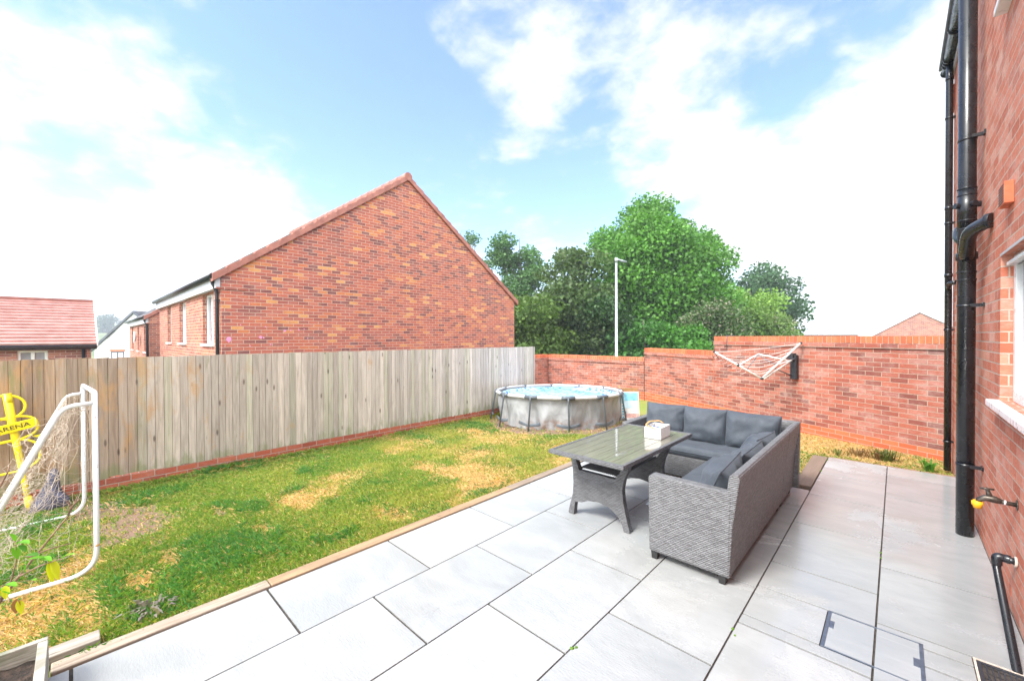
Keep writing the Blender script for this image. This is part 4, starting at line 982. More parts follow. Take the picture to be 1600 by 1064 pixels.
cushion('seat_cushion', T, (-1.17, 3.93, .365), (1, 0, 0), (0, 1, 0), .56, 1.66, .12, 1, 9, 26, .006)
for k, (yc, wd_, tl, sd_) in enumerate(((3.37, .56, .0, 3), (3.93, .56, .02, 5), (4.47, .54, .01, 8))):
    cushion('back_cushion', T, (-.985 + tl, yc, .575), Vector((.04 * (k - 1), 1, .03 * (1 - k))), Vector((.42, 0, 1)), wd_ + .05, .40, .22, sd_, 2.6, 24, .040)
# corner section with the three upright cushions
T = thing('rattan_sofa', 'grey rattan corner sofa section with three upright back cushions facing the camera', 'sofa', (-1.65, 5.1, 0), 'rattan corner sofa sections')
s_ = MB(); s_.box((-2.41, 4.80, .065), (-.90, 5.30, .305)); s_.build('base', 'rattan', T, .012)
s_ = MB(); s_.box((-2.50, 4.66, .062), (-2.412, 5.36, .640)); s_.build('arm', 'rattan', T, .014)
backrest(T, 4.748, 5.30, 'end_panel')
b = MB(); pr_ = [(5.295, .062), (5.36, .062), (5.39, .40), (5.44, .742), (5.43, .762), (5.40, .765), (5.375, .75), (5.31, .40)]
b.prism([(-2.499, y, z) for y, z in pr_], (1.735, 0, 0)); b.build('backrest', 'rattan', T, .008)
for (x, y) in ((-2.46, 4.70), (-.86, 4.79), (-2.46, 5.28), (-.86, 5.24)):
    s_ = MB(); s_.prism([(x - .028, y, .064), (x + .028, y, .064), (x + .020, y, 0), (x - .020, y, 0)], (0, .05, 0)); s_.build('foot', 'feet_black', T, .003)
cushion('seat_cushion', T, (-1.66, 5.04, .365), (1, 0, 0), (0, 1, 0), 1.50, .50, .12, 2, 9, 28, .006)
for k, (xc, w_, tl, sd_) in enumerate(((-2.185, .50, .03, 11), (-1.70, .50, -.02, 13), (-1.19, .55, .0, 17))):
    cushion('back_cushion', T, (xc, 5.225, .612), Vector((1, tl, -.02 if k == 2 else .01)), Vector((tl * .4, .17, 1)), w_ + .01, .43, .22, sd_, 2.9, 28, .038)

# ------------------------------------------------------------------ table
T = thing('rattan_table', 'rectangular grey rattan dining table with a glossy olive plank top', 'table', (-1.93, 3.67, 0))
TX0, TX1, TY0, TY1, TZ_ = -2.305, -1.560, 2.930, 4.420, .682
s_ = MB(); e = .034
for a in ((TX0, TY0, TX1, TY0 + e), (TX0, TY1 - e, TX1, TY1), (TX0, TY0 + e, TX0 + e, TY1 - e), (TX1 - e, TY0 + e, TX1, TY1 - e)): s_.box((a[0], a[1], TZ_ - .036), (a[2], a[3], TZ_ + .001))
s_.build('top_frame', 'rattan_table', T, .007)
s_ = MB(); npk = 7; wpl = (TX1 - TX0 - 2 * e) / npk
for k in range(npk): s_.box((TX0 + e + k * wpl + .0018, TY0 + e + .001, TZ_ - .02), (TX0 + e + (k + 1) * wpl - .0018, TY1 - e - .001, TZ_ - .003))
s_.build('tabletop', 'table_planks', T, .001)
s_ = MB(); s_.box((TX0 + .02, TY0 + .02, TZ_ - .03), (TX1 - .02, TY1 - .02, TZ_ - .021)); s_.build('underlay', 'feet_black', T)
prof = [(-2.30, .645), (-2.245, .645), (-2.222, .52), (-2.19, .437), (-1.812, .437), (-1.77, .50), (-1.735, .57), (-1.722, .645), (-1.660, .645), (-1.683, .55), (-1.725, .45), (-1.743, .36), (-1.735, .26), (-1.700, .11), (-1.672, .01), (-1.685, .0), (-1.728, .0),
        (-1.750, .07), (-1.785, .115), (-1.84, .155), (-1.90, .178), (-1.99, .188), (-2.09, .172), (-2.16, .14), (-2.232, .128), (-2.24, .10), (-2.252, .0), (-2.305, .0), (-2.312, .012), (-2.29, .10), (-2.262, .20), (-2.254, .31), (-2.262, .44), (-2.285, .55)]
def tri_panel(y0, name):
    # concave outline: triangulated with mathutils
    from mathutils.geometry import tessellate_polygon
    mb = MB(); pts = [Vector((x, 0, z)) for x, z in prof]; tris = tessellate_polygon([pts]); n = len(pts); d = .055
    mb.add([(p.x, y0, p.z) for p in pts] + [(p.x, y0 + d, p.z) for p in pts], [list(t_) for t_ in tris] + [[n + i for i in t_][::-1] for t_ in tris] + [[i, (i + 1) % n, n + (i + 1) % n, n + i] for i in range(n)])
    return mb.build(name, 'rattan_table', T)
tri_panel(3.25, 'trestle_leg'); tri_panel(4.09, 'trestle_leg')
s_ = MB()
for k in range(17): s_.tube([(-2.17 + k * .0215, 3.306, .452), (-2.17 + k * .0215, 4.089, .452)], .0065, 6)
s_.tube([(-2.19, 3.306, .452), (-2.19, 4.089, .452)], .012, 8); s_.tube([(-1.815, 3.306, .452), (-1.815, 4.089, .452)], .012, 8); s_.build('shelf', 'rattan_table', T)
# basket on the table
T = thing('storage_basket', 'white plastic basket with a wooden handle holding small items on the table', 'basket', (-1.77, 4.02, TZ_))
Mb = Matrix.Translation((-1.775, 4.05, TZ_ + .001)) @ Matrix.Rotation(R_(2), 4, 'Z')
s_ = MB(); w2_, l2_, hb = .082, .125, .112
def wall4(mb, w, l, t_, z0, z1, M):
    mb.box((-w, -l, z0), (w, -l + t_, z1), M=M); mb.box((-w, l - t_, z0), (w, l, z1), M=M); mb.box((-w, -l + t_, z0), (-w + t_, l - t_, z1), M=M); mb.box((w - t_, -l + t_, z0), (w, l - t_, z1), M=M)
wall4(s_, w2_, l2_, .004, 0, hb, Mb); s_.box((-w2_ + .004, -l2_ + .004, 0), (w2_ - .004, l2_ - .004, .004), M=Mb)
for k in range(9): s_.box((-w2_ + .008 + k * .0175, -l2_ - .0012, .012), (-w2_ + .013 + k * .0175, -l2_, hb - .02), M=Mb)
for k in range(13): s_.box((w2_, -l2_ + .01 + k * .018, .012), (w2_ + .0012, -l2_ + .016 + k * .018, hb - .02), M=Mb)
s_.build('tub', 'basket_white', T)
s_ = MB(); pts = fillet([Mb @ Vector((-w2_ - .004, -.035, hb - .012)), Mb @ Vector((-w2_ - .004, -.118, hb + .012)), Mb @ Vector((w2_ - .03, -.124, hb + .006)), Mb @ Vector((w2_ + .004, -.10, hb - .002))], .02)
pts = fillet([Mb @ Vector((.03, -l2_ - .004, hb - .01)), Mb @ Vector((-.075, -l2_ + .004, hb + .012)), Mb @ Vector((-.085, l2_ - .12, hb + .03)), Mb @ Vector((-.02, l2_ - .02, hb + .03)), Mb @ Vector((.02, l2_ - .02, hb + .01))], .03)
s_.tube(pts, .0085, 8, flat=(1, .45)); s_.build('handle', 'wood_handle', T)
for lab, mt, a, b, z in (('folded white paper filling the basket', 'basket_white', (-.06, -.10), (.06, .05), .085), ('small blue packet in the basket', 'blue_plastic', (.005, -.03), (.03, .0), .092), ('small pink packet in the basket', 'pink_paper', (-.02, -.02), (.0, .01), .093), ('little dark blue marker in the basket', 'blue_plastic', (-.045, -.015), (-.035, .04), .093)):
    s_ = MB(); s_.box((a[0], a[1], .006 if z < .09 else .0885), (b[0], b[1], z + .008), M=Mb); tag(s_.build('packet', mt, None, .002), lab, 'packet')

# ------------------------------------------------------------------ pool
PCX, PCY, PR_ = -5.50, 7.36, 1.385
T = thing('paddling_pool', 'round grey metal framed swimming pool with blue mosaic liner on bare soil', 'swimming pool', (PCX, PCY, -.15))
fd = Vector((-PCX, -PCY, 0)).normalized(); rd_ = Vector((fd.y, -fd.x, 0)) * -1
if rd_.dot(R0) < 0: rd_ = -rd_
def pp_(phi, r=PR_): d = fd * math.cos(phi) + rd_ * math.sin(phi); return Vector((PCX, PCY, 0)) + d * r
def zr_(p): return .488 + .042 * ((p - Vector((PCX, PCY, 0))).dot(fd) / PR_)
NL = 12; ph0 = R_(7.5)
ph = [ph0 + k * 2 * PI / NL for k in range(NL)]
# wall: hangs from the rim between the legs, billowing and creased
wm = MB(); vs = []; fs = []; NS = 192; NZ = 14
for i in range(NS):
    a = ph0 + 2 * PI * i / NS; seg = (i * NL / NS) % 1; chord = math.cos(PI / NL) / math.cos(PI * 2 / NL * (seg - .5))
    for j in range(NZ + 1):
        v = j / NZ; q = pp_(a, 1)
        r = PR_ * (chord * (1 - v) + v * .97) - .03
        fold = .055 * math.sin(seg * PI * 2 + 1.3 * math.sin(a * 3)) * v * (1 - v) * 2.4 + .05 * noise.noise(Vector((a * 3.2, v * 1.7, 4))) * min(1, v * 2.5) + .035 * (1 - abs(((seg * 3 + v * 1.2 + math.sin(a * 2)) % 1) * 2 - 1)) * v
        p = pp_(a, r + fold * .8 - .05 * v); zt = zr_(p) - .02; z = zt * (1 - v) + (-.135) * v
        vs.append((p.x, p.y, z))
for i in range(NS):
    for j in range(NZ):
        a, b = i * (NZ + 1) + j, ((i + 1) % NS) * (NZ + 1) + j; fs.append((a, b, b + 1, a + 1))
wm.add(vs, fs, True); wm.build('pool_wall', 'pool_wall', T)
ln_ = MB(); vs = [(PCX, PCY, .372)]; fs = []; K = 48
for ri, (r, dz) in enumerate(((.6, .375), (1.0, .38), (1.16, .39), (1.255, None))):
    for i in range(K):
        p = pp_(2 * PI * i / K, r); z = (zr_(p) - .02) if dz is None else dz + .012 * noise.noise(Vector((p.x * 2, p.y * 2, 0)))
        vs.append((p.x, p.y, z))
for i in range(K):
    fs.append((0, 1 + i, 1 + (i + 1) % K))
    for r in range(3): a = 1 + r * K; fs.append((a + i, a + K + i, a + K + (i + 1) % K, a + (i + 1) % K))
ln_.add(vs, fs, True); ln_.build('liner', 'pool_liner', T)
rb = MB()
for k in range(NL):
    a, b = ph[k], ph[(k + 1) % NL]; pa, pb = pp_(a), pp_(b)
    pts = [pa.lerp(pb, t_) for t_ in (.0, .25, .5, .75, 1.)]; cm = Vector((PCX, PCY, 0))
    pts = [cm + (p - cm) * (1 + .018 * math.sin(PI * i / 4)) for i, p in enumerate(pts)]
    rb.tube([(p.x, p.y, zr_(p)) for p in pts], .034, 12, flat=(1, 1))
rb.build('rim', 'pool_white_tube', T)
for k in range(NL):
    p = pp_(ph[k]); tdir = Vector((0, 0, 1)).cross((p - Vector((PCX, PCY, 0))).normalized())
    j_ = MB(); j_.tube([(p.x + tdir.x * s * .13, p.y + tdir.y * s * .13, zr_(p) + .002) for s in (-1, 0, 1)], .0375, 12); j_.build('rim_joint', 'pool_grey_frame', T)
    out = (p - Vector((PCX, PCY, 0))).normalized(); q = p + out * .03; f_ = p + out * .13
    l_ = MB(); l_.tube([(q.x, q.y, zr_(p)), (q.x, q.y, zr_(p) - .06), (f_.x, f_.y, -.13)], .0165, 10)
    lo = l_.build('leg', 'pool_grey_frame', T)
    st_ = MB(); zb = .02; a_, b_, c_ = [f_ - out * .03 + tdir * s * .23 - out * (.035 if s else 0) for s in (-1, 0, 1)]
    st_.tube([(a_.x, a_.y, zb + .02), ((a_.x + b_.x) / 2, (a_.y + b_.y) / 2, zb - .005), (b_.x, b_.y, zb - .02), ((c_.x + b_.x) / 2, (c_.y + b_.y) / 2, zb - .005), (c_.x, c_.y, zb + .02)], .030, 8, flat=(.18, 1)); st_.build('strap', 'pool_grey_frame', lo)
# pool packaging box

T = thing('cardboard_box', 'upright opened cardboard box with a blue and white printed picture beside the pool', 'box', (-4.33, 8.45, -.17))
ex_, ey_ = Vector((.73, .685, 0)).normalized(), Vector((-.685, .73, 0)).normalized()
def bxp(u, v, w): return Vector((-4.30, 8.42, 0)) + ex_ * u + ey_ * (v + (w + .15) * .16) + Vector((0, 0, w))
def bbox(mb, u0, u1, v0, v1, w0, w1, col=None):
    vs = [bxp(u, v, w) for w in (w0, w1) for (u, v) in ((u0, v0), (u1, v0), (u1, v1), (u0, v1))]; mb.add(vs, [(0, 3, 2, 1), (4, 5, 6, 7), (0, 1, 5, 4), (1, 2, 6, 5), (2, 3, 7, 6), (3, 0, 4, 7)], col=col)
plain('card_white', (.74, .75, .74), .6); plain('card_brown', (.50, .27, .12), .8); plain('card_teal', (.02, .42, .55), .5); plain('card_blue', (.22, .58, .80), .5, var=.35, sc=9); plain('card_pale', (.55, .76, .86), .5, var=.1, sc=9); plain('card_pink', (.70, .42, .38), .5, var=.3, sc=25)
s_ = MB(); bbox(s_, -.20, .20, 0, .14, -.16, .46); s_.build('carton', 'card_white', T, .003)
s_ = MB(); s_.add([bxp(-.19, .0, .46), bxp(.19, .0, .46), bxp(.18, -.03, .54), bxp(-.17, -.03, .54), bxp(-.19, .004, .46), bxp(.19, .004, .46), bxp(.18, -.026, .54), bxp(-.17, -.026, .54)], [(0, 1, 2, 3), (7, 6, 5, 4), (0, 4, 5, 1), (1, 5, 6, 2), (2, 6, 7, 3), (3, 7, 4, 0)]); bbox(s_, -.205, -.200, .0, .14, .46, .58); s_.build('flap', 'card_brown', T)
for nm, mt, u0, u1, w0, w1 in (('teal_band', 'card_teal', -.19, -.135, .20, .44), ('sky_picture', 'card_blue', -.125, .19, .26, .44), ('pool_picture', 'card_pale', -.125, .19, .10, .255), ('people_picture', 'card_pink', -.12, .19, -.11, -.02)):
    s_ = MB(); bbox(s_, u0, u1, -.002, -.0005, w0, w1); s_.build('printed_panel', mt, T)
s_ = MB()
for w in (.15, .09, .03, -.03, -.09): bbox(s_, -.182, -.148, -.0022, -.0008, w - .02, w + .015)
s_.build('printed_panel', 'card_teal', T)

# ------------------------------------------------------------------ wall mounted clothes airer
T = thing('clothes_airer', 'folding white clothes airer hanging half open from a black bracket on the brick wall', 'clothes airer', (-1.40, 9.30, .9))
dv = -WD  # towards the right along the wall
bc = Vector((-1.385, 9.312, 0))
s_ = MB(); c0 = bc - dv * .055; c1 = bc + dv * .055
poly = [c0 + WN * .002, c1 + WN * .002, c1 + WN * .09, c0 + WN * .09]
s_.prism([(p.x, p.y, .88) for p in poly], (0, 0, .46)); s_.prism([(p.x, p.y, 1.26) for p in [c0 - dv * .05 + WN * .02, c1 - dv * .03 + WN * .02, c1 - dv * .03 + WN * .13, c0 - dv * .05 + WN * .13]], (0, 0, .11)); s_.build('bracket', 'dark_plastic', T, .012)
A = {'tip': (-2.62, 8.60, 1.39), 'low': (-1.80, 8.60, .915), 'top': (-1.29, 9.16, 1.565), 'hub': (-1.42, 9.22, 1.255), 'el': (-2.19, 8.60, 1.14), 'pk': (-1.97, 9.12, 1.345), 'm1': (-1.64, 8.95, 1.15), 'm2': (-1.63, 9.18, 1.06), 'bb': (-1.42, 9.26, .93)}
A = {k: Vector(v) for k, v in A.items()}
def bar(a, b, r, mat, name='arm', flat=(1, 1)):
    s_ = MB(); s_.tube([a, b], r, 10, flat=flat); return s_.build(name, mat, T)
bar(A['tip'], A['low'], .017, 'aluminium_pale'); bar(A['low'], A['top'], .019, 'aluminium_pale'); bar(A['low'] + Vector((.03, .02, .0)), A['hub'], .015, 'aluminium_pale')
bar(A['el'], A['pk'], .012, 'white_upvc'); bar(A['pk'], A['hub'] + Vector((-.05, 0, -.03)), .012, 'white_upvc'); bar(A['pk'] + Vector((.01, -.06, -.02)), A['el'].lerp(A['low'], .35), .008, 'anthracite'); bar(A['pk'] + Vector((.02, -.04, -.03)), A['m1'], .008, 'anthracite')
bar(A['m2'] + Vector((-.12, -.05, .04)), A['bb'], .010, 'dark_plastic', 'stay'); bar(A['m1'], A['hub'], .008, 'white_upvc')
for k, r in (('tip', .026), ('low', .027), ('top', .025), ('el', .03), ('hub', .04)):
    s_ = MB(); v = Vector((.0, .0, 1)); s_.tube([A[k] - v * .022, A[k] - v * .012, A[k] + v * .012, A[k] + v * .022], [r * .6, r, r, r * .6], 12); s_.build('joint', 'dark_plastic', T)
s_ = MB(); s_.tube([A['tip'] + Vector((.02, 0, -.03)), A['tip'] + Vector((.08, .02, -.14))], .008, 6); s_.tube([A['tip'] + Vector((0, 0, .02)), A['tip'] + Vector((-.01, 0, .10))], .006, 6); s_.build('hook', 'dark_plastic', T)
ln2 = MB()
def sagl(a, b, sag, n=9): return [Vector(a).lerp(Vector(b), i / n) - Vector((0, 0, sag * math.sin(PI * i / n))) for i in range(n + 1)]
for k in range(8):
    f_ = .02 + k * .115
    a = A['tip'].lerp(A['low'], f_); b = A['top'].lerp(A['low'], f_ * .95); ln2.tube(sagl(a, b, .02 + .07 * (k > 0) + .012 * (k % 3)), .0028, 4)
for k in range(7):
    f_ = .10 + k * .1; a = A['tip'].lerp(A['low'], f_); ln2.tube([a, a + Vector((-.03, .02, -.05 - .01 * (k % 3))), a + Vector((-.10, .03, -.085))], .0028, 4)
ln2.build('line', 'line_white', T)
s_ = MB(); q = PJ + WD * -.38 + WN * .03; s_.tube([(q.x, q.y, 1.72), (q.x, q.y, 1.40)], .006, 6); q2 = q
s_.tube([(q.x, q.y, 1.70), (q.x - WN.x * .26, q.y - WN.y * .26, 1.71)], .006, 6)
tag(s_.build('cable', 'anthracite'), 'short grey cable hanging over the coping at the left end of the tallest wall', 'cable')

# ------------------------------------------------------------------ goal
T = thing('football_goal', 'small white tubular football goal with a tangled beige net in front of the fence', 'goal', (-5.4, .05, -.1))
def side(x, dz, zs):
    top = 1.245 + dz; bz = lawn_z(x, .1) + .015
    return fillet([(x, .09, top), (x, -.055, top - .015), (x, -.54, bz + .03), (x, -.50, bz), (x, .0, bz), (x, .09, bz + .0), (x, .09, top + .01)], .09, 7)
def post(x, dz, yy=.09):
    zt = 1.29 + dz; bz = lawn_z(x, 0) + .018
    s_ = MB(); s_.tube(fillet([(x, yy, zt), (x, yy, bz), (x, -.60, bz)], .17, 9), .0165, 16); s_.build('side_frame', 'goal_paint', T)
    s_ = MB(); s_.tube(fillet([(x, yy - .005, zt - .072), (x, -.075, zt - .085), (x, -.62, bz + .03)], .16, 9), .0150, 16); s_.build('back_stay', 'goal_paint', T)
post(-4.42, .0); post(-6.24, -.09, .040)
s_ = MB(); s_.tube(fillet([(-4.42, .09, 1.25), (-4.42, .09, 1.290), (-4.46, .088, 1.295), (-6.20, .042, 1.215), (-6.24, .040, 1.19)], .03, 4), .0165, 16); s_.build('crossbar', 'goal_paint', T)
s_ = MB(); s_.tube([(-4.42, -.60, lawn_z(-4.4, -.6) + .02), (-6.24, -.60, lawn_z(-6.2, -.6) + .02)], .019, 12); s_.build('back_bar', 'goal_paint', T)
s_ = MB(); s_.tube([(-4.398, .09, .30), (-4.396, .09, .306)], .0, 4); 
bz = lawn_z(-4.42, .09)
s_ = MB(); s_.tube([(-4.42, .091, bz + .21), (-4.42, .091, bz + .225)], .0172, 14); s_.build('rust_mark', 'wood_handle', T)
nm_ = MB()
def net_grid(fn, nu, nv, amp, seed, skip=.0):
    rg = random.Random(seed); P_ = {}
    for i in range(nu + 1):
        for j in range(nv + 1):
            p = Vector(fn(i / nu, j / nv)); k = 1 if 0 < i < nu and 0 < j < nv else .25
            P_[i, j] = p + Vector((rg.uniform(-1, 1), rg.uniform(-1, 1), rg.uniform(-1, 1))) * amp * k
    for i in range(nu + 1):
        for j in range(nv + 1):
            for a, b in (((i, j), (i + 1, j)), ((i, j), (i, j + 1))):
                if b in P_ and rg.random() > skip:
                    p, q = P_[a], P_[b]; mid = (p + q) / 2 + Vector((0, 0, -.012)) + Vector((rg.uniform(-1, 1), rg.uniform(-1, 1), 0)) * amp * .3
                    nm_.tube([p, mid, q], .0013, 3, cap=False)
# near side net, back slope net, top net, far side net
def slope_pt(x, v): zt = 1.20 - .09 * (-x - 4.42) / 1.82; return (x, -.08 - .52 * v, zt * (1 - v) + (-.09) * v)
net_grid(lambda u, v: (-4.44, .07 - (.15 + .5 * v) * u, (1.20 - 1.27 * v) - .04 * u), 6, 13, .028, 1, .06)
net_grid(lambda u, v: (slope_pt(-4.45 - 1.76 * u, v)[0], slope_pt(-4.45 - 1.76 * u, v)[1] + .17 * math.sin(PI * min(1, v * 1.1)) * (.6 + .4 * math.sin(u * 5)), slope_pt(-4.45 - 1.76 * u, v)[2] - .06 * math.sin(PI * v)), 17, 14, .042, 2, .04)
net_grid(lambda u, v: (-4.45 - 1.76 * u, .07 - .15 * v, 1.22 - .09 * u - .10 * math.sin(PI * u) - .03 * v), 17, 2, .03, 3)
net_grid(lambda u, v: (-6.22 + .12 * math.sin(PI * v), .07 - (.15 + .5 * v) * u, 1.11 - 1.2 * v), 6, 12, .04, 4, .04)
net_grid(lambda u, v: (-4.6 - 1.3 * u + .1 * math.sin(v * 6), -.22 - .28 * v + .1 * math.sin(u * 7), 1.12 - 1.22 * v - .3 * u * (1 - v)), 13, 15, .06, 5, .1)
net_grid(lambda u, v: (-4.46 - .5 * u * v, -.02 - .42 * u - .05 * v, .62 - .60 * v - .12 * u), 9, 9, .035, 6, .1)
nm_.build('net', 'net_cord', T)

# ------------------------------------------------------------------ training mannequin leaning on the fence
T = thing('training_mannequin', 'yellow plastic football training mannequin leaning against the fence behind the goal', 'mannequin', (-6.8, -.4, -.15))
def mp(y, z): return Vector((-6.90 + .16 * (1.15 - z) / 1.25, y, z))
def ell(yc, zc, ry, rz_, rot=0, n=30, pw=1.):
    out = []
    for i in range(n):
        a = 2 * PI * i / n; cy_, sy_ = math.cos(a), math.sin(a)
        u = math.copysign(abs(cy_) ** pw, cy_) * ry; v = math.copysign(abs(sy_) ** pw, sy_) * rz_
        out.append(mp(yc + u * math.cos(rot) - v * math.sin(rot), zc + u * math.sin(rot) + v * math.cos(rot)))
    return out
s_ = MB(); s_.tube([mp(-.512, 1.10), mp(-.50, 1.02)], [.034, .034], 14); s_.tube([mp(-.515, 1.12), mp(-.475, .78), mp(-.435, .48), mp(-.395, .16), mp(-.358, -.13)], [.034, .033, .028, .024, .022], 14); s_.build('pole', 'yellow_plastic', T)
s_ = MB(); s_.tube(ell(-.525, .975, .138, .125, .12), .0125, 8, closed=True); s_.build('head_ring', 'yellow_plastic', T)
s_ = MB(); s_.tube(ell(-.545, .735, .245, .125, .16, pw=.72), .0125, 8, closed=True); s_.build('chest_ring', 'yellow_plastic', T)
s_ = MB(); s_.tube(ell(-.52, .455, .235, .165, .12, pw=.75), .0125, 8, closed=True); s_.build('waist_ring', 'yellow_plastic', T)
s_ = MB(); d1, d2 = mp(-.79, .645), mp(-.31, .752); off = Vector((.046, 0, 0))
s_.prism([d1 + off, d2 + off, d2 + off + Vector((0, 0, .098)), d1 + off + Vector((0, 0, .098))], (.012, 0, 0)); bd = s_.build('chest_band', 'yellow_plastic', T, .004)
cu = bpy.data.curves.new('lettering', 'FONT'); cu.body = 'ARENA'; cu.size = .060; cu.extrude = .001; cu.align_x = 'CENTER'; cu.align_y = 'CENTER'
tmp = bpy.data.objects.new('tmp', cu); C.objects.link(tmp); bpy.context.view_layer.update()
me = bpy.data.meshes.new_from_object(tmp.evaluated_get(bpy.context.evaluated_depsgraph_get())); bpy.data.objects.remove(tmp)
me.materials.clear(); me.materials.append(MATS['ink'])
cc = mp(-.468, .717) + Vector((.0605, 0, .049)); tv = (d2 - d1).normalized(); ux = Vector((0, tv.y, tv.z)); uz = Vector((0, -tv.z, tv.y))
me.transform(Matrix(((tv.x * 1.25, 0, 1, cc.x), (ux.y * 1.25, uz.y, 0, cc.y), (ux.z * 1.25, uz.z, 0, cc.z), (0, 0, 0, 1))))
lo = bpy.data.objects.new('lettering', me); C.objects.link(lo); lo.parent = bd
s_ = MB(); w0 = cc + ux * .08 + uz * .026; s_.tube([w0 - ux * .03 - uz * .002, w0 + uz * .004, w0 + ux * .03 - uz * .012], .0016, 4); s_.build('swoosh', 'ink', bd)
for sg, yc in ((-1, -.76), (1, -.30)):
    s_ = MB(); q0 = mp(yc, .60 + .03 * sg); s_.prism([q0 + Vector((-.006, -.04, .02)), q0 + Vector((-.006, .03, .03)), q0 + Vector((-.006, .05, -.05)), q0 + Vector((-.006, .01, -.01))], (.012, 0, 0)); s_.build('shoulder_web', 'yellow_plastic', T)
s_ = MB(); s_.tube([mp(-.375, .02), mp(-.36, -.06), mp(-.352, -.12)], [.028, .040, .02], 10); s_.build('ground_spike', 'yellow_plastic', T)
# dark bag slumped by the fence
T2 = MB(); vs = []; K = 16; prf = [(.0, .12), (.03, .15), (.10, .145), (.17, .10), (.24, .065), (.32, .05), (.40, .035), (.44, .012)]
for z, r in prf:
    for i in range(K):
        a = 2 * PI * i / K; rr = r * (1 + .35 * noise.noise(Vector((math.cos(a) * 1.6, math.sin(a) * 1.6, z * 7)))); vs.append((-6.72 + rr * .7 * math.cos(a) - .10 * z, -.235 + rr * 1.0 * math.sin(a) + .12 * z, lawn_z(-6.7, -.2) + z))
T2.add(vs, [(r * K + i, r * K + (i + 1) % K, (r + 1) * K + (i + 1) % K, (r + 1) * K + i) for r in range(len(prf) - 1) for i in range(K)] + [tuple(range((len(prf) - 1) * K, len(prf) * K))], True)
tag(T2.build('carrier_bag', 'carrier_bag'), 'dark blue-grey carrier bag slumped against the fence behind the goal net', 'bag')

# ------------------------------------------------------------------ planter and its plant
T = thing('wooden_planter', 'weathered grey wooden planter box of dark compost at the bottom left corner', 'planter', (-2.75, -.5, 0))
px0, px1, py0, py1, pz = -3.130, -2.20, -1.05, -.112, .20
s_ = MB(); s_.box((px0, py0, 0), (px0 + .032, py1, pz)); s_.box((px0 + .033, py1 - .035, 0), (px1, py1, pz - .002)); s_.box((px1 + .001, py0, 0), (px1 + .032, py1, pz)); s_.box((px0 + .033, py0, 0), (px1, py0 + .032, pz))
s_.build('side_boards', 'weathered_box_wood', T, .003)
s_ = MB(); n_ = 26; vs = []; fs = []
for i in range(n_ + 1):
    for j in range(n_ + 1):
        x = px0 + .033 + (px1 - px0 - .033) * i / n_; y = py0 + .033 + (py1 - py0 - .069) * j / n_; vs.append((x, y, .125 + .035 * noise.noise(Vector((x * 12, y * 12, 0)))))
fs = [(i * (n_ + 1) + j, (i + 1) * (n_ + 1) + j, (i + 1) * (n_ + 1) + j + 1, i * (n_ + 1) + j + 1) for i in range(n_) for j in range(n_)]
s_.add(vs, fs, True); s_.build('soil', 'compost', T)
pt_ = thing('potted_shrub', 'sparse twiggy shrub with a few bright green and yellow leaves in the planter', 'shrub', (-2.95, -.4, .12))
def wp_(px, py, d): return Vector((0, 0, H)) + (F0 + R0 * ((px - 800) / 639.5) + U0 * ((532 - py) / 639.5)) * d
root = Vector((-2.98, -.42, .13)); tw = MB()
tips = [[(-40, 980, 1.95), (0, 940, 1.92), (30, 900, 1.92), (70, 850, 1.96), (107, 805, 2.0), (122, 774, 2.02)], [(0, 940, 1.92), (18, 905, 1.9), (26, 875, 1.9), (24, 845, 1.9)], [(30, 900, 1.9), (60, 885, 1.88), (95, 872, 1.86)], [(45, 870, 1.92), (75, 858, 1.95), (112, 848, 1.98)],
        [(107, 805, 2.0), (111, 790, 2.0), (103, 782, 1.98)], [(111, 793, 2.0), (128, 776, 2.0)], [(-40, 980, 1.95), (0, 920, 1.85), (12, 912, 1.84)], [(0, 935, 1.9), (10, 925, 1.86), (15, 940, 1.8)],
        [(-30, 800, 1.8), (0, 760, 1.8), (12, 738, 1.82), (15, 727, 1.82)], [(70, 850, 1.96), (60, 862, 1.95)]]
tw.tube([root, root + Vector((-.02, .0, .2)), wp_(-40, 980, 1.95)], [.009, .008, .0065], 7)
tw.tube([root, root + Vector((-.08, -.1, .3)), wp_(-60, 900, 1.9), wp_(-30, 800, 1.8)], [.008, .007, .006, .004], 6)
for ts in tips:
    P_ = [wp_(*q) for q in ts]; r0 = .0055 if len(ts) > 4 else .0035
    tw.tube(P_, [r0 * (1 - .7 * i / (len(P_) - 1)) + .0008 for i in range(len(P_))], 6)
tw.build('twig', 'twig', pt_)
def leafp(c, d, l, w, col, droop=.2):
    c = Vector(c); d = Vector(d).normalized(); sidev = d.cross(Vector((0, 0, 1))); sidev = sidev.normalized() if sidev.length > .1 else Vector((1, 0, 0)); up = sidev.cross(d)
    mb = MB(); vs = []; n = 6
    for i in range(n + 1):
        t_ = i / n; ww = w * math.sin(PI * min(1, t_ * .94 + .03)) ** .8 * (1 - .25 * t_); cpt = c + d * l * t_ - Vector((0, 0, droop * l * t_ * t_))
        vs += [cpt - sidev * ww + up * ww * .35, cpt, cpt + sidev * ww + up * ww * .35]
    mb.add(vs, [(3 * i, 3 * i + 1, 3 * i + 4, 3 * i + 3) for i in range(n)] + [(3 * i + 1, 3 * i + 2, 3 * i + 5, 3 * i + 4) for i in range(n)], True, col=col); return mb.build('leaf', 'tree_leaf', pt_)
LG, LY, LD = (.16, .42, .02), (.60, .62, .02), (.10, .28, .03)
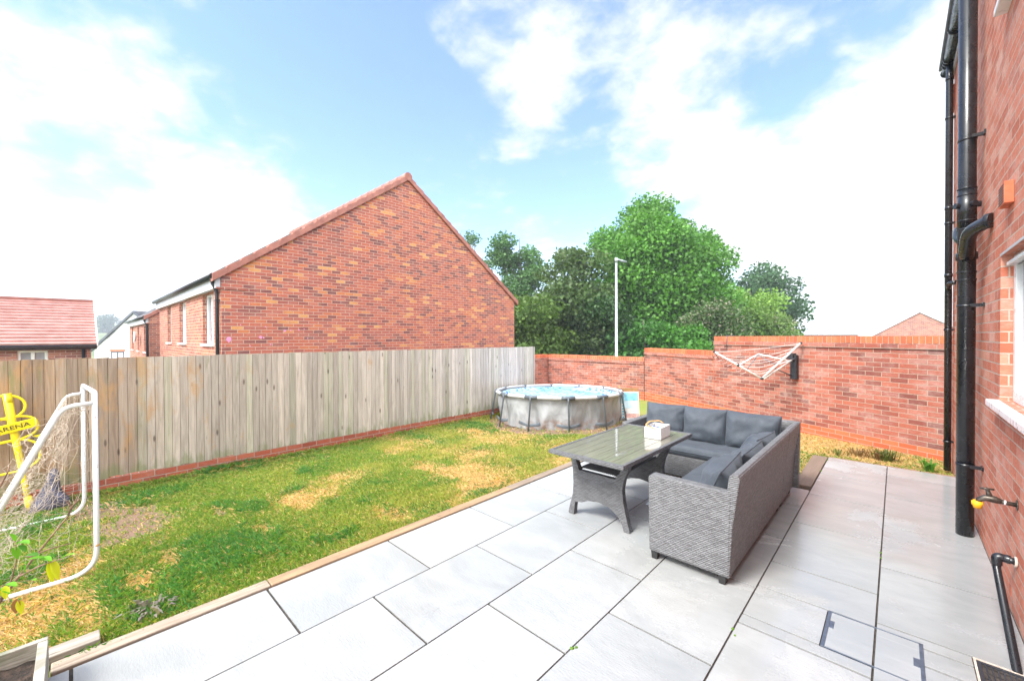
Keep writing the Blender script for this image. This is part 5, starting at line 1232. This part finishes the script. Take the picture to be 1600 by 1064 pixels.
for (q, dx, dz, l, w, c) in (((24, 846, 1.9), -.3, .9, .055, .018, LG), ((26, 848, 1.9), 1, .25, .075, .020, LG), ((26, 850, 1.9), 1, .5, .05, .014, LG), ((30, 852, 1.9), .8, -.3, .045, .014, LD), ((22, 855, 1.9), .4, -.5, .05, .017, LG),
        ((60, 868, 1.9), -.5, .2, .05, .02, LD), ((62, 872, 1.88), .7, .1, .075, .018, LG), ((95, 872, 1.87), .9, .5, .095, .011, LG), ((85, 872, 1.88), -.2, .6, .04, .012, LD), ((78, 874, 1.88), .3, -1, .085, .020, LY), ((80, 874, 1.88), .6, -1, .085, .018, LY), ((72, 872, 1.88), -.1, .1, .06, .02, LG),
        ((45, 875, 1.9), -.2, -.8, .05, .016, LD), ((10, 912, 1.84), .8, .1, .06, .016, LG), ((8, 915, 1.84), .2, -.3, .05, .016, LY), ((2, 918, 1.84), .8, -.2, .05, .015, LG), ((26, 935, 1.8), .1, -.9, .05, .016, (.30, .14, .05)), ((28, 938, 1.8), .5, -1, .05, .016, LY), ((50, 905, 1.88), .5, .1, .03, .01, LG), ((40, 880, 1.9), .4, .3, .03, .011, LG)):
    leafp(wp_(*q), R0 * dx + Vector((0, 0, dz)) + F0 * -.15, l, w, c)
# ornamental: grassy weeds at the foot of the wall
wt_ = []; wc = []
rg = np.random.default_rng(5)
def clump(cx, cy, n, h, col, spread, wdt):
    for k in range(n):
        a = rg.uniform(0, 2 * PI); r = rg.uniform(0, spread); x, y = cx + r * math.cos(a), cy + r * math.sin(a); z = lawn_z(x, y); l = h * rg.uniform(.6, 1.1); ln = l * rg.uniform(.4, 1.0)
        ca, sa = math.cos(a), math.sin(a); w = wdt * rg.uniform(.7, 1.2); c = np.array(col) * rg.uniform(.7, 1.3)
        p = [(x - sa * w, y + ca * w, z), (x + sa * w, y - ca * w, z), (x + ca * ln * .45 + sa * w, y + sa * ln * .45 - ca * w, z + l * .8), (x + ca * ln * .45 - sa * w, y + sa * ln * .45 + ca * w, z + l * .8)]
        q = [p[3], p[2], (x + ca * ln + sa * w * .2, y + sa * ln - ca * w * .2, z + l * .7), (x + ca * ln - sa * w * .2, y + sa * ln + ca * w * .2, z + l * .7)]
        wt_.extend(p + q); wc.extend([c] * 8)
def weed(label, specs):
    wt_.clear(); wc.clear()
    for s in specs: clump(*s)
    V_ = np.array(wt_); tag(fast_mesh('weed', V_, np.arange(len(V_)), 4, np.array(wc), 'grass_blade'), label, 'weed', 'weeds at the foot of the wall')
weed('bright green leafy weed at the foot of the downpipe', [(.32, 7.42, 26, .17, (.12, .30, .035), .05, .012)])
weed('olive brown tufted weed against the brick wall left of the downpipe', [(-.10, 7.72, 90, .17, (.11, .15, .03), .14, .006), (-.2, 7.75, 50, .14, (.22, .12, .05), .15, .006)])
weed('dead brownish grass tuft near the middle of the straw strip', [(-.42, 7.78, 60, .12, (.25, .16, .07), .14, .005), (-.62, 7.6, 40, .09, (.14, .17, .04), .12, .005)])
weed('dried grey weed lying in the lawn beside the pale sleeper', [(-3.42, .30, 46, .085, (.26, .22, .20), .11, .008), (-3.48, .26, 20, .07, (.10, .16, .06), .10, .008)])
# moss tufts in the joints
mo = MB()
for (x, y, r) in ((-1.288, 1.84, .012), (-1.275, 1.86, .009), (-.69, 2.60, .009), (-.665, 2.55, .006), (-.69, 6.40, .014), (-.70, 6.85, .012), (-.695, 7.0, .016), (-.086, 4.3, .008), (-.084, 4.2, .006)):
    mo.tube([(x, y, -.004), (x, y, .004), (x, y, .009)], [r, r * .9, r * .3], 8, col=(.16, .30, .03))
tag(mo.build('moss', 'grass_blade'), 'tiny bright green moss tufts in the slab joints', 'moss', kind='stuff')

# ------------------------------------------------------------------ summer haze
hm_ = bpy.data.materials.new('haze_air'); hm_.use_nodes = True; ht = hm_.node_tree; ht.nodes.clear()
ho = ht.nodes.new('ShaderNodeOutputMaterial'); hv = ht.nodes.new('ShaderNodeVolumePrincipled'); ht.links.new(hv.outputs[0], ho.inputs['Volume'])
hv.inputs['Color'].default_value = (.86, .92, 1, 1); hv.inputs['Density'].default_value = .0013; MATS['haze_air'] = hm_
hb_ = MB(); hb_.box((-920, -920, -3.4), (920, 920, 40)); tag(hb_.build('haze', 'haze_air'), 'pale summer haze over the whole scene', kind='stuff')
